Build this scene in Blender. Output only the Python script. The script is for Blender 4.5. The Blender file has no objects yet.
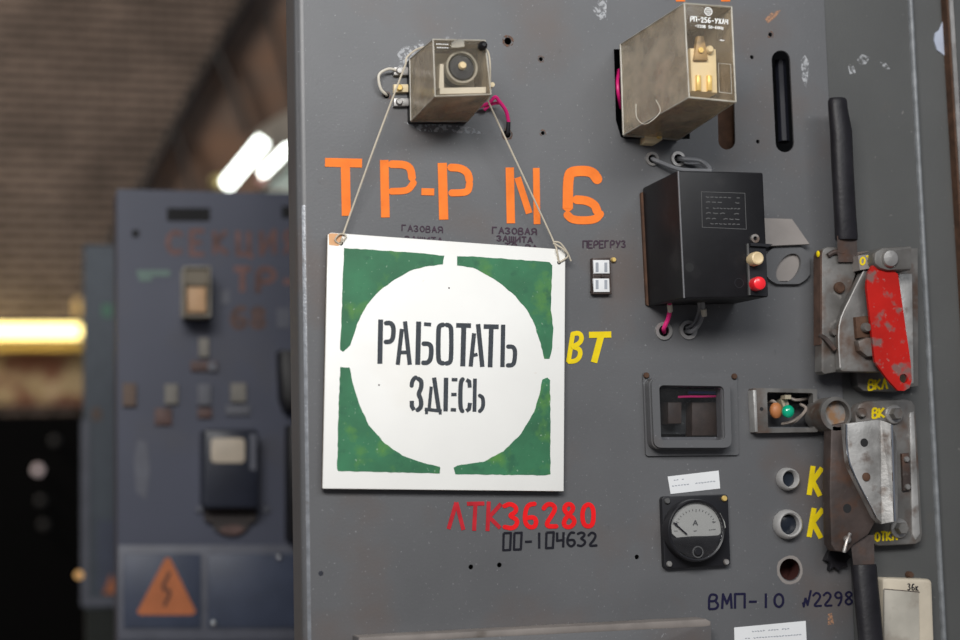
import bpy, bmesh, math, random
from mathutils import Vector, Matrix
random.seed(7)
C = bpy.context.scene.collection
SC = bpy.context.scene
PI = math.pi

# ------------------------------------------------------------------ camera, world, lights
FPX, DIST, EYE = 1600.0, 1.70, 1.50
nC = Vector((455, 171, 1600)).normalized()            # panel normal seen from the camera
hC = Vector((5620, -20, -1600)); hC = (hC - nC * hC.dot(nC)).normalized()
vC = nC.cross(hC)
ROT = Matrix((hC, -nC, vC))
CAM = Vector((0, -DIST, EYE))
cd = bpy.data.cameras.new('camera'); cam = bpy.data.objects.new('camera', cd); C.objects.link(cam)
cam.matrix_world = Matrix.Translation(CAM) @ ROT.to_4x4()
cd.sensor_width = 36; cd.lens = FPX / 960 * 36; cd.clip_start = .05; cd.clip_end = 100
cd.dof.use_dof = True; cd.dof.focus_distance = 1.80; cd.dof.aperture_fstop = 2.6
SC.camera = cam

w = bpy.data.worlds.new('hall_air'); SC.world = w; w.use_nodes = True
w.node_tree.nodes['Background'].inputs[0].default_value = (.80, .86, 1.0, 1)
w.node_tree.nodes['Background'].inputs[1].default_value = .17

def area(name, loc, target, sx, sy, power, col):
    l = bpy.data.lights.new(name, 'AREA'); l.shape = 'RECTANGLE'; l.size = sx; l.size_y = sy
    l.energy = power; l.color = col
    o = bpy.data.objects.new(name, l); C.objects.link(o); o.location = loc
    o.rotation_euler = (Vector(target) - Vector(loc)).to_track_quat('-Z', 'Y').to_euler()
    return o
area('key_light', (-.50, -2.3, 2.75), (.42, 0, 1.55), 1.2, .7, 60, (1, .98, .95))
area('sheen_light', (.85, -2.5, 2.95), (.5, 0, 1.75), 1.8, .5, 26, (.95, .98, 1))  # added unseen area light for the sheen across the panel top
area('hall_light', (-5.0, 6.5, 6.5), (-1.2, 12, 3.2), 3, 2, 520, (1, .88, .76))
area('aisle_light', (-2.2, .35, 2.6), (.2, .35, 1.5), 1.2, .6, 6, (.95, .93, .92))
SC.view_settings.view_transform = 'Standard'; SC.view_settings.look = 'None'
SC.view_settings.gamma = 1; SC.view_settings.use_curve_mapping = False
SC.view_settings.exposure = 0.0

def at(px, py, d=0.0):
    """the place on the sheet that stands d metres in front of the panel face"""
    r = ROT @ Vector(((px - 480) / FPX, (320 - py) / FPX, -1))
    t = (-d - CAM.y) / r.y
    return CAM + r * t
def sc(px, py, d=0.0):
    return (at(px, py + 1, d) - at(px, py, d)).length
def XZ(pts, d):
    return [(p.x, p.z) for p in (at(x, y, d) for x, y in pts)]
def zc(pts, ox, oy, s):
    return [(ox + x / s, oy + y / s) for x, y in pts]

# ------------------------------------------------------------------ materials
def mat(name, col, rough=.5, metal=0, var=.12, scale=25, bump=0, bscale=200, spots=(), emit=0, spec=None, coat=0):
    m = bpy.data.materials.new(name); m.use_nodes = True
    nt = m.node_tree; N, L = nt.nodes, nt.links; b = N['Principled BSDF']
    b.inputs['Roughness'].default_value = rough; b.inputs['Metallic'].default_value = metal
    if spec is not None: b.inputs['Specular IOR Level'].default_value = spec
    if coat: b.inputs['Coat Weight'].default_value = coat
    tc = N.new('ShaderNodeTexCoord')
    n = N.new('ShaderNodeTexNoise'); n.inputs['Scale'].default_value = scale; n.inputs['Detail'].default_value = 6
    L.new(tc.outputs['Object'], n.inputs['Vector'])
    r = N.new('ShaderNodeValToRGB'); r.color_ramp.elements[0].position = .3; r.color_ramp.elements[1].position = .7
    r.color_ramp.elements[0].color = tuple(c * (1 - var) for c in col) + (1,)
    r.color_ramp.elements[1].color = tuple(min(1, c * (1 + var)) for c in col) + (1,)
    L.new(n.outputs['Fac'], r.inputs['Fac']); out = r.outputs['Color']
    for k, (scol, sscale, lo, hi, amt) in enumerate(spots):
        n2 = N.new('ShaderNodeTexNoise'); n2.inputs['Scale'].default_value = sscale; n2.inputs['Detail'].default_value = 5
        mp = N.new('ShaderNodeMapping'); mp.inputs['Location'].default_value = (3.1 * k + 1, 1.7 * k, .9)
        L.new(tc.outputs['Object'], mp.inputs['Vector']); L.new(mp.outputs['Vector'], n2.inputs['Vector'])
        mr = N.new('ShaderNodeMapRange'); mr.inputs['From Min'].default_value = lo; mr.inputs['From Max'].default_value = hi
        mr.inputs['To Max'].default_value = amt; L.new(n2.outputs['Fac'], mr.inputs['Value'])
        mx = N.new('ShaderNodeMix'); mx.data_type = 'RGBA'; mx.inputs['B'].default_value = scol + (1,)
        L.new(mr.outputs['Result'], mx.inputs['Factor']); L.new(out, mx.inputs['A']); out = mx.outputs['Result']
    L.new(out, b.inputs['Base Color'])
    if bump:
        n3 = N.new('ShaderNodeTexNoise'); n3.inputs['Scale'].default_value = bscale; n3.inputs['Detail'].default_value = 3
        L.new(tc.outputs['Object'], n3.inputs['Vector'])
        bp = N.new('ShaderNodeBump'); bp.inputs['Strength'].default_value = bump; bp.inputs['Distance'].default_value = .001
        L.new(n3.outputs['Fac'], bp.inputs['Height']); L.new(bp.outputs['Normal'], b.inputs['Normal'])
    if emit:
        b.inputs['Emission Color'].default_value = col + (1,); b.inputs['Emission Strength'].default_value = emit
    return m

def clear_mat(name, tint, haze, hazecol, rough=.08, ribs=0):
    m = bpy.data.materials.new(name); m.use_nodes = True
    nt = m.node_tree; N, L = nt.nodes, nt.links; N.clear()
    out = N.new('ShaderNodeOutputMaterial'); tr = N.new('ShaderNodeBsdfTransparent'); tr.inputs[0].default_value = tint + (1,)
    df = N.new('ShaderNodeBsdfDiffuse'); df.inputs[0].default_value = hazecol + (1,)
    gl = N.new('ShaderNodeBsdfGlossy'); gl.inputs['Roughness'].default_value = rough
    tc = N.new('ShaderNodeTexCoord'); n = N.new('ShaderNodeTexNoise'); n.inputs['Scale'].default_value = 45; n.inputs['Detail'].default_value = 6
    L.new(tc.outputs['Object'], n.inputs['Vector'])
    mr = N.new('ShaderNodeMapRange'); mr.inputs['From Min'].default_value = .3; mr.inputs['From Max'].default_value = .7
    mr.inputs['To Min'].default_value = haze * .6; mr.inputs['To Max'].default_value = haze * 1.35
    L.new(n.outputs['Fac'], mr.inputs['Value'])
    m1 = N.new('ShaderNodeMixShader'); L.new(mr.outputs['Result'], m1.inputs[0]); L.new(tr.outputs[0], m1.inputs[1]); L.new(df.outputs[0], m1.inputs[2])
    fr = N.new('ShaderNodeFresnel'); fr.inputs[0].default_value = 1.22
    m2 = N.new('ShaderNodeMixShader'); L.new(fr.outputs[0], m2.inputs[0]); L.new(m1.outputs[0], m2.inputs[1]); L.new(gl.outputs[0], m2.inputs[2])
    if ribs:
        wv = N.new('ShaderNodeTexWave'); wv.bands_direction = 'DIAGONAL'; wv.inputs['Scale'].default_value = ribs
        L.new(tc.outputs['Object'], wv.inputs['Vector']); bp = N.new('ShaderNodeBump'); bp.inputs['Strength'].default_value = .5; bp.inputs['Distance'].default_value = .0006
        L.new(wv.outputs['Fac'], bp.inputs['Height'])
        for s in (df, gl, fr): L.new(bp.outputs['Normal'], s.inputs['Normal'])
    L.new(m2.outputs[0], out.inputs[0])
    return m

RUST = (.11, .045, .02)
M = {}
M['panel'] = mat('grey_panel_paint', (.112, .113, .118), .40, 0, .12, 6, .12, 350,
    spots=(((.16, .16, .17), 160, .66, .76, .6), ((.13, .08, .055), 7, .55, .78, .55), ((.05, .045, .045), 60, .68, .8, .5), ((.26, .26, .27), 300, .67, .72, .7)))
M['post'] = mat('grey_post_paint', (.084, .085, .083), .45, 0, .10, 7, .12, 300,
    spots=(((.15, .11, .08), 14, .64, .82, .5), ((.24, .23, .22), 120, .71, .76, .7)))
M['edge_paint'] = mat('pale_edge_highlight', (.23, .24, .26), .30, .3, .25, 90, .3, 400, spots=(((.1, .07, .05), 60, .6, .75, .6),))
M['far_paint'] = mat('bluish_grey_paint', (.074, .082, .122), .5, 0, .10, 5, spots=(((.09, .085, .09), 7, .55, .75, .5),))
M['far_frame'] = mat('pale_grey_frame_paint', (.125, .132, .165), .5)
M['far_inset'] = mat('blue_grey_inset_paint', (.060, .074, .118), .45)
M['teal_paint'] = mat('teal_grey_paint', (.075, .094, .118), .5)
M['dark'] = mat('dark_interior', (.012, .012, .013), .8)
M['black'] = mat('black_bakelite', (.0075, .007, .0085), .42, 0, .3, 18, .1, 120, spec=.3, spots=(((.05, .045, .045), 22, .58, .8, .4),))
M['black_rubber'] = mat('black_rubber', (.014, .013, .016), .45, 0, .3, 40, .3, 200, spec=.3)
M['meter_black'] = mat('meter_black_plastic', (.014, .014, .017), .4, spec=.35)
M['orange'] = mat('orange_stencil_paint', (.95, .22, .035), .6, 0, .10, 60, spec=.15)
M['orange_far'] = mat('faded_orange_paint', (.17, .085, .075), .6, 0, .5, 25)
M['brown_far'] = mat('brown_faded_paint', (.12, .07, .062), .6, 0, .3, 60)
M['red'] = mat('red_paint', (.80, .012, .015), .5, 0, .1, 60, spec=.15)
M['red_dull'] = mat('dull_red_paint', (.48, .02, .03), .55, 0, .2, 60, spec=.15)
M['yellow'] = mat('yellow_paint', (.82, .62, .012), .5, 0, .12, 50, spec=.15)
M['ink'] = mat('dark_blue_ink', (.012, .011, .038), .6, spec=.15)
M['black_ink'] = mat('black_marker_ink', (.012, .012, .018), .6, spec=.15)
M['violet_ink'] = mat('violet_brown_ink', (.045, .022, .04), .7, 0, .3, 200)
M['stencil'] = mat('black_stencil_paint', (.032, .04, .05), .6, 0, .25, 300, spots=(((.22, .23, .24), 500, .70, .76, .8),))
M['board'] = mat('white_board_paint', (.835, .83, .80), .38, 0, .025, 14, .05, 150,
    spots=(((.55, .38, .26), 70, .72, .80, .5), ((.75, .70, .62), 6, .6, .8, .5)))
M['beige_card'] = mat('bare_beige_hardboard', (.72, .40, .20), .7)
M['board_edge'] = mat('dark_board_edge', (.10, .08, .055), .7)
M['green'] = mat('green_stencil_paint', (.026, .155, .068), .55, 0, .25, 22, .1, 200,
    spots=(((.085, .25, .04), 34, .54, .70, .85), ((.30, .44, .32), 300, .68, .72, .7), ((.014, .10, .05), 60, .58, .7, .7)))
M['cord'] = mat('cream_cord', (.55, .49, .39), .8)
M['steel'] = mat('worn_steel', (.40, .385, .37), .42, .65, .25, 40, .3, 200, spots=(((.12, .06, .03), 45, .58, .74, .8),))
M['bright_steel'] = mat('bright_worn_steel', (.44, .43, .415), .42, .45, .3, 35, .3, 250, spots=(((.12, .07, .045), 50, .56, .70, .85), ((.15, .14, .13), 18, .48, .68, .75)))
M['lever_paint'] = mat('grey_lever_paint', (.165, .158, .150), .48, .2, .3, 30, .25, 200, spots=(((.10, .055, .035), 32, .50, .66, .85), ((.06, .054, .048), 16, .48, .70, .7), ((.33, .31, .29), 70, .66, .76, .6)))
M['brown_steel'] = mat('brown_rusty_steel', (.075, .056, .050), .55, .3, .3, 40, .35, 180, spots=((RUST, 35, .55, .7, .6), ((.17, .15, .14), 90, .66, .76, .6)))
M['rust'] = mat('rust', (.085, .042, .024), .8, .1, .35, 70, .4, 300)
M['rust_dark'] = mat('dark_rusty_strap', (.075, .042, .030), .8, 0, .4, 60, .3, 200)
M['red_plate'] = mat('scuffed_red_plate', (.44, .011, .007), .6, 0, .15, 20, .2, 150, spec=.2, spots=(((.16, .12, .11), 60, .50, .60, .85), ((.30, .20, .18), 150, .62, .70, .6)))
M['beige'] = mat('cream_switch_plastic', (.60, .53, .42), .4, 0, .12, 25, spots=(((.32, .25, .18), 30, .58, .76, .6),))
M['grey_rocker'] = mat('dirty_grey_rocker', (.46, .43, .37), .5, 0, .15, 25, spots=(((.20, .15, .11), 28, .52, .72, .7),))
M['dusty'] = mat('dusty_beige_ledge', (.22, .195, .18), .8, 0, .2, 25, spots=(((.06, .045, .03), 22, .62, .72, .8),))
M['paper'] = mat('white_paper', (.78, .79, .80), .8, 0, .03)
M['print'] = mat('grey_print', (.34, .36, .40), .8)
M['white_print'] = mat('white_print', (.86, .86, .84), .6)
M['pale_print'] = mat('pale_engraving', (.09, .09, .09), .6)
M['clear'] = clear_mat('clear_plastic', (.985, .97, .94), .035, (.62, .58, .50), .06)
M['ribbed'] = clear_mat('ribbed_dusty_plastic', (.97, .93, .86), .33, (.95, .80, .60), .2, 700)
M['clear_edge'] = clear_mat('pale_plastic_edge', (.9, .88, .82), .55, (.62, .59, .52), .15)
M['glass'] = clear_mat('window_glass', (.95, .95, .96), .015, (.4, .4, .4), .03)
M['amber'] = mat('amber_bakelite', (.46, .31, .15), .4, 0, .25, 60, spots=(((.12, .09, .06), 45, .5, .62, .8),))
M['cream_part'] = mat('cream_plastic_part', (.80, .66, .42), .45)
M['gold'] = mat('brass_contact', (.85, .60, .20), .3, .35)
M['copper'] = mat('brown_coil', (.036, .022, .016), .6, 0, .3, 80)
M['red_coil'] = mat('reddish_coil_tape', (.42, .17, .11), .6, 0, .2, 40)
M['magenta'] = mat('magenta_insulation', (.78, .02, .21), .4)
M['blue_wire'] = mat('blue_insulation', (.03, .08, .35), .4)
M['white_wire'] = mat('cream_insulation', (.62, .58, .50), .5)
M['grey_wire'] = mat('grey_insulation', (.22, .225, .24), .45)
M['bright_ring'] = mat('pale_steel_ring', (.52, .51, .50), .4, .3, .15, 50)
M['chrome'] = mat('polished_steel', (.75, .76, .78), .12, 1, .03)
M['green_lens'] = mat('green_lens', (.0, .42, .23), .25, coat=.5)
M['orange_part'] = mat('orange_brown_capacitor', (.45, .17, .06), .5)
M['red_button'] = mat('red_button', (.85, .02, .03), .3, coat=.4)
M['cream_button'] = mat('cream_button', (.72, .56, .33), .4)
M['dial'] = mat('pale_dial', (.42, .42, .39), .5, 0, .04)
M['bare'] = mat('primer_and_lit_flap', (.26, .235, .22), .5, 0, .12, 25)
M['scuff'] = mat('white_scuff', (.50, .51, .53), .7, 0, .2, 100)
def ragged(m, scale=260, thr=.5):
    nt = m.node_tree; N, L = nt.nodes, nt.links; out = N['Material Output']; b = N['Principled BSDF']
    tc = N.new('ShaderNodeTexCoord'); n = N.new('ShaderNodeTexNoise'); n.inputs['Scale'].default_value = scale; n.inputs['Detail'].default_value = 4
    L.new(tc.outputs['Object'], n.inputs['Vector']); mr = N.new('ShaderNodeMapRange'); mr.inputs['From Min'].default_value = thr - .05; mr.inputs['From Max'].default_value = thr + .12; mr.inputs['To Max'].default_value = .75
    L.new(n.outputs['Fac'], mr.inputs['Value']); t = N.new('ShaderNodeBsdfTransparent'); mx = N.new('ShaderNodeMixShader')
    L.new(mr.outputs['Result'], mx.inputs[0]); L.new(t.outputs[0], mx.inputs[1]); L.new(b.outputs[0], mx.inputs[2]); L.new(mx.outputs[0], out.inputs[0])
ragged(M['scuff'], 200, .45)
M['pale_smear'] = mat('pale_orange_smear', (.50, .27, .16), .7); ragged(M['pale_smear'], 300, .42)
M['halo'] = mat('rust_halo', (.17, .085, .05), .8, 0, .35, 70); ragged(M['halo'], 200, .46)
M['bluish_scuff'] = mat('bluish_bare_patch', (.42, .46, .56), .6)
M['black_cable'] = mat('black_cable_sheath', (.012, .013, .02), .5, spec=.25)
M['burnt'] = mat('dark_hole_lining', (.03, .012, .008), .9)
M['red_hole'] = mat('dark_red_lining', (.05, .010, .007), .8)

# ------------------------------------------------------------------ mesh builder
def offset(poly, b):
    n = len(poly); a = sum(poly[i][0] * poly[(i + 1) % n][1] - poly[(i + 1) % n][0] * poly[i][1] for i in range(n))
    s = 1 if a > 0 else -1; out = []
    for i in range(n):
        p0, p1, p2 = Vector(poly[i - 1]), Vector(poly[i]), Vector(poly[(i + 1) % n])
        e1, e2 = (p1 - p0), (p2 - p1)
        if e1.length < 1e-9 or e2.length < 1e-9: out.append(tuple(p1)); continue
        e1.normalize(); e2.normalize()
        n1, n2 = Vector((-e1.y, e1.x)) * s, Vector((-e2.y, e2.x)) * s
        m = n1 + n2
        if m.length < .3: m = n1
        else: m = m / max(.4, m.dot(m) / 2)
        out.append(tuple(p1 + m * b))
    return out

class MB:
    def __init__(s): s.v = []; s.f = []
    def add(s, vs, fs):
        o = len(s.v); s.v += [Vector(v) for v in vs]; s.f += [tuple(i + o for i in f) for f in fs]
    def loops(s, loops, cap0=True, cap1=True):
        n = len(loops[0]); vs = [p for l in loops for p in l]; fs = []
        for k in range(len(loops) - 1):
            for i in range(n):
                j = (i + 1) % n
                fs.append((k * n + i, k * n + j, (k + 1) * n + j, (k + 1) * n + i))
        if cap0: fs.append(tuple(range(n)))
        if cap1: fs.append(tuple((len(loops) - 1) * n + i for i in range(n)))
        s.add(vs, fs)
    def prism(s, xz, d0, d1, bev=0, taper=0):
        """outline on the panel plane from d0 (back) to d1 (front), front edge rounded by bev"""
        ls = [[(x, -d0, z) for x, z in (offset(xz, -taper) if taper else xz)]]
        if bev:
            for a in (0, 45, 90):
                r = math.radians(a); q = offset(xz, bev * (1 - math.cos(r)))
                ls.append([(x, -(d1 - bev + bev * math.sin(r)), z) for x, z in q])
        else: ls.append([(x, -d1, z) for x, z in xz])
        s.loops(ls)
    def frame(s, outer, inner, d0, d1):
        n = len(outer)
        L = lambda q, d: [(x, -d, z) for x, z in q]
        vs = L(outer, d0) + L(outer, d1) + L(inner, d1) + L(inner, d0); fs = []
        for k in range(4):
            for i in range(n):
                j = (i + 1) % n; k2 = (k + 1) % 4
                fs.append((k * n + i, k * n + j, k2 * n + j, k2 * n + i))
        s.add(vs, fs)
    def loft(s, f, df, b, db):
        s.loops([[(x, -db, z) for x, z in b], [(x, -df, z) for x, z in f]])
    def box(s, x0, x1, y0, y1, z0, z1):
        s.loops([[(x0, y1, z0), (x1, y1, z0), (x1, y1, z1), (x0, y1, z1)], [(x0, y0, z0), (x1, y0, z0), (x1, y0, z1), (x0, y0, z1)]])
    def tube(s, pts, r, n=8, flat=1):
        pts = [Vector(p) for p in pts]; rs = r if isinstance(r, (list, tuple)) else [r] * len(pts)
        t0 = (pts[1] - pts[0]).normalized(); u = t0.orthogonal().normalized(); ls = []
        for i, p in enumerate(pts):
            t = (pts[min(i + 1, len(pts) - 1)] - pts[max(i - 1, 0)]).normalized()
            u = (u - t * u.dot(t)).normalized(); v = t.cross(u)
            ls.append([p + (u * math.cos(2 * PI * k / n) + v * math.sin(2 * PI * k / n)) * rs[i] for k in range(n)])
        s.loops(ls)
    def lathe(s, c, prof, n=32):
        """c: point on the panel plane; prof: (radius, d) from back to front"""
        s.loops([[(c[0] + r * math.cos(2 * PI * k / n), -d, c[1] + r * math.sin(2 * PI * k / n)) for k in range(n)] for r, d in prof])
    def ball(s, c, r, n=14, sq=(1, 1, 1)):
        ls = []
        for i in range(1, 8):
            a = PI * i / 8
            ls.append([(c[0] + r * sq[0] * math.sin(a) * math.cos(2 * PI * k / n), c[1] + r * sq[1] * math.sin(a) * math.sin(2 * PI * k / n), c[2] + r * sq[2] * math.cos(a)) for k in range(n)])
        s.loops(ls)
    def stroke(s, pts, wd, d, h=.0003, smooth=True):
        """brush stroke: pixel polyline of width wd laid on the sheet at d"""
        def put(q):
            s.lift = getattr(s, 'lift', 0) + 1
            hh = h + (s.lift % 40) * 6e-6
            s.loops([[at(x, y, d) for x, y in q], [at(x, y, d) + Vector((0, -hh, 0)) for x, y in q]], cap0=False)
        P = [Vector(p) for p in pts]
        if smooth and len(P) >= 4:
            closed = (P[0] - P[-1]).length < .01
            for _ in range(2):
                Q = [] if closed else [P[0]]
                for i in range(len(P) - 1):
                    Q += [P[i] * .75 + P[i + 1] * .25, P[i] * .25 + P[i + 1] * .75]
                if closed: Q.append(Q[0])
                else: Q.append(P[-1])
                P = Q
        for i in range(len(P) - 1):
            t = P[i + 1] - P[i]
            if t.length < 1e-6: continue
            t.normalize(); m = Vector((-t.y, t.x)) * wd / 2
            put([P[i] + m, P[i + 1] + m, P[i + 1] - m, P[i] - m])
            if i and wd > 1: put([P[i] + Vector((math.cos(2 * PI * k / 10), math.sin(2 * PI * k / 10))) * wd / 2 for k in range(10)])
    def build(s, name, m, parent=None, label=None, smooth=True):
        me = bpy.data.meshes.new(name); o0 = parent_loc(parent)
        me.from_pydata([tuple(v - o0) for v in s.v], [], s.f); me.update()
        bm = bmesh.new(); bm.from_mesh(me); bmesh.ops.recalc_face_normals(bm, faces=bm.faces); bm.to_mesh(me); bm.free()
        if smooth:
            for p in me.polygons: p.use_smooth = True
            me.set_sharp_from_angle(angle=math.radians(38))
        me.materials.append(m if not isinstance(m, str) else M[m])
        o = bpy.data.objects.new(name, me); C.objects.link(o)
        if parent: o.parent = parent
        if label: o['label'] = label
        return o
def parent_loc(p):
    v = Vector((0, 0, 0))
    while p is not None: v = v + Vector(p.location); p = p.parent
    return v
def thing(name, label, cat, loc, group=None):
    o = bpy.data.objects.new(name, None); C.objects.link(o); o.location = loc; o.empty_display_size = .02
    o['label'] = label; o['category'] = cat
    if group: o['group'] = group
    return o
def tag(o, label, cat, group=None):
    o['label'] = label; o['category'] = cat
    if group: o['group'] = group
    return o
def struct(mb, name, m):
    o = mb.build(name, m); o['kind'] = 'structure'; return o
def circ(px, py, r, d=0, n=24, rx=None):
    p = at(px, py, d); k = sc(px, py, d); rx = rx or r
    return [(p.x + rx * k * math.cos(2 * PI * i / n), p.z + r * k * math.sin(2 * PI * i / n)) for i in range(n)]
def rr(c4, r, d, n=5):
    """rounded quad: c4 pixel corners (tl,tr,br,bl), r in pixels"""
    out = []
    for i in range(4):
        p0, p, p1 = Vector(c4[i - 1]), Vector(c4[i]), Vector(c4[(i + 1) % 4])
        a = p + (p0 - p).normalized() * r; b = p + (p1 - p).normalized() * r
        for k in range(n + 1):
            t = k / n; out.append(tuple(a * (1 - t) ** 2 + p * 2 * t * (1 - t) + b * t ** 2))
    return XZ(out, d)
def curve(pts, n=6):
    P = [Vector(p) for p in pts]; out = []
    for i in range(len(P) - 1):
        p0, p1, p2, p3 = P[max(i - 1, 0)], P[i], P[i + 1], P[min(i + 2, len(P) - 1)]
        for k in range(n):
            t = k / n
            out.append(.5 * ((2 * p1) + (p2 - p0) * t + (2 * p0 - 5 * p1 + 4 * p2 - p3) * t * t + (3 * p1 - p0 - 3 * p2 + p3) * t ** 3))
    return out + [P[-1]]
def wire(mb, pts, r, n=8):
    mb.tube(curve([at(*p) for p in pts]), r, n)
def screw(px, py, d, r, m, parent, h=.003, name='screw'):
    b = MB(); c = at(px, py, d); b.lathe((c.x, c.z), [(r, d), (r, d + h * .6), (r * .75, d + h)], 14)
    return b.build(name, m, parent)

# hand lettering: strokes in a unit box, y up
G = {
'А': [[(0, 0), (.5, 1), (1, 0)], [(.22, .38), (.78, .38)]], 'Б': [[(.9, 1), (0, 1), (0, 0), (.8, 0), (1, .25), (.8, .52), (0, .52)]],
'В': [[(0, 0), (0, 1), (.7, 1), (.85, .78), (.65, .54), (0, .54)], [(.65, .54), (1, .28), (.75, 0), (0, 0)]],
'Г': [[(0, 0), (0, 1), (.9, 1)]], 'Д': [[(.1, 0), (.45, 1), (.75, 1), (.85, 0)], [(0, -.2), (0, 0), (1, 0), (1, -.2)]],
'Е': [[(1, 1), (0, 1), (0, 0), (1, 0)], [(0, .5), (.8, .5)]], 'З': [[(0, .85), (.4, 1), (.9, .8), (.4, .53)], [(.4, .53), (1, .28), (.5, 0), (0, .15)]],
'И': [[(0, 1), (0, 0), (1, 1), (1, 0)]], 'К': [[(0, 1), (0, 0)], [(.9, 1), (.05, .45), (1, 0)]], 'Л': [[(0, 0), (.5, 1), (1, 0)]],
'М': [[(0, 0), (.1, 1), (.5, .35), (.9, 1), (1, 0)]], 'О': [[(.5, 1), (.05, .75), (.05, .25), (.5, 0), (.95, .25), (.95, .75), (.5, 1)]],
'П': [[(0, 0), (0, 1), (1, 1), (1, 0)]], 'Р': [[(0, 0), (0, 1), (.75, 1), (1, .75), (.75, .45), (0, .45)]], 'С': [[(1, .85), (.5, 1), (0, .7), (0, .3), (.5, 0), (1, .15)]],
'Т': [[(0, 1), (1, 1)], [(.5, 1), (.5, 0)]], 'У': [[(0, 1), (.5, .4)], [(1, 1), (.25, 0)]], 'Х': [[(0, 1), (1, 0)], [(1, 1), (0, 0)]],
'Ц': [[(0, 1), (0, 0), (.85, 0), (.85, 1)], [(.85, 0), (1, 0), (1, -.2)]], 'Щ': [[(0, 1), (0, 0), (.9, 0), (.9, 1)], [(.45, 1), (.45, 0)], [(.9, 0), (1.05, 0), (1.05, -.2)]],
'Я': [[(1, 0), (1, 1), (.25, 1), (0, .75), (.25, .45), (1, .45)], [(.4, .45), (0, 0)]], 'Ь': [[(0, 1), (0, 0), (.7, 0), (1, .25), (.7, .5), (0, .5)]],
'N': [[(.05, .3), (.15, 0), (.35, .62)], [(.35, .62), (.6, .1), (1, 1.15)]], 'к': [[(0, .7), (0, 0)], [(.7, .7), (.05, .35), (.8, 0)]], 'Н': [[(0, 0), (0, 1)], [(1, 0), (1, 1)], [(0, .5), (1, .5)]], 'z': [[(0, .65), (.9, .65), (0, 0), (.9, 0)]],
'0': [[(.5, 1), (.05, .75), (.05, .25), (.5, 0), (.95, .25), (.95, .75), (.5, 1)]], '□': [[(.1, 1), (.05, 0), (.85, 0), (.95, 1), (.1, 1)]], '1': [[(.5, 1), (.5, 0)]],
'2': [[(0, .75), (.4, 1), (.9, .78), (.7, .45), (0, 0), (1, .02)]], '3': [[(0, .88), (.5, 1), (.9, .8), (.4, .55)], [(.4, .55), (1, .3), (.5, 0), (0, .1)]],
'4': [[(.1, 1), (.1, .45), (.9, .5)], [(.85, 1), (.8, 0)]], '5': [[(.9, 1), (.1, 1), (.05, .55), (.7, .6), (.95, .3), (.6, 0), (0, .1)]],
'6': [[(.85, .95), (.4, 1), (.05, .6), (.05, .2), (.5, 0), (.95, .2), (.8, .5), (.1, .45)]], '8': [[(.5, .53), (.05, .78), (.5, 1), (.95, .78), (.5, .53), (0, .25), (.5, 0), (1, .25), (.5, .53)]],
'9': [[(.9, .6), (.4, .5), (.05, .75), (.4, 1), (.9, .85), (.85, .3), (.5, 0)]], '-': [[(.1, .45), (.9, .45)]], '~': [[(0, .4), (.3, .6), (.7, .4), (1, .6)]], ' ': [],
}
def write(mb, text, x0, y0, x1, y1, h, wd, d, cw=.74, h2=None):
    n = len(text); h2 = h2 or h
    step = Vector((x1 - x0, y1 - y0)) / n
    for i, ch in enumerate(text):
        o = Vector((x0, y0)) + step * i; hh = h + (h2 - h) * i / max(1, n - 1)
        for line in G[ch]:
            mb.stroke([(o.x + u * step.x * cw, o.y + u * step.y * cw - v * hh) for u, v in line], wd, d, smooth=ch in 'ВЗОРСЯЬ0236895')
def scribble(mb, x0, y0, x1, y1, wd, d, n=9, amp=.9):
    """a row of print too small to read"""
    for i in range(n):
        if random.random() < .15: continue
        a, b = i / n, (i + .7) / n
        j = random.uniform(-amp, amp)
        mb.stroke([(x0 + (x1 - x0) * a, y0 + (y1 - y0) * a + j), (x0 + (x1 - x0) * (a + b) / 2, y0 + (y1 - y0) * a - j), (x0 + (x1 - x0) * b, y0 + (y1 - y0) * b)], wd, d, .0001)

# ------------------------------------------------------------------ the setting
WY = 12.0
b = MB(); b.box(-16, 6, -6, WY + 1, -.12, 0); struct(b, 'floor', mat('pale_bounce_floor', (.30, .27, .24), .8, 0, .2, 3))  # unseen floor, colour raised to bounce light up onto the relays
brick = bpy.data.materials.new('brown_brick'); brick.use_nodes = True
N_, L_ = brick.node_tree.nodes, brick.node_tree.links; bs = N_['Principled BSDF']; bs.inputs['Roughness'].default_value = .9
tc = N_.new('ShaderNodeTexCoord'); sx = N_.new('ShaderNodeSeparateXYZ'); cx = N_.new('ShaderNodeCombineXYZ')
L_.new(tc.outputs['Object'], sx.inputs[0]); L_.new(sx.outputs['X'], cx.inputs['X']); L_.new(sx.outputs['Z'], cx.inputs['Y'])
bt = N_.new('ShaderNodeTexBrick'); bt.inputs['Scale'].default_value = 1; bt.inputs['Brick Width'].default_value = .22; bt.inputs['Row Height'].default_value = .085
bt.inputs['Mortar Size'].default_value = .018; bt.inputs['Color1'].default_value = (.26, .205, .175, 1); bt.inputs['Color2'].default_value = (.185, .148, .128, 1); bt.inputs['Mortar'].default_value = (.03, .024, .02, 1)
L_.new(cx.outputs[0], bt.inputs['Vector'])
nz = N_.new('ShaderNodeTexNoise'); nz.inputs['Scale'].default_value = 1.6; nz.inputs['Detail'].default_value = 4; L_.new(tc.outputs['Object'], nz.inputs['Vector'])
rp = N_.new('ShaderNodeMapRange'); rp.inputs['From Min'].default_value = .35; rp.inputs['From Max'].default_value = .65; rp.inputs['To Min'].default_value = .7; rp.inputs['To Max'].default_value = 1.1
L_.new(nz.outputs['Fac'], rp.inputs['Value'])
mm = N_.new('ShaderNodeMix'); mm.data_type = 'RGBA'; mm.blend_type = 'MULTIPLY'; mm.inputs['Factor'].default_value = 1
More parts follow.
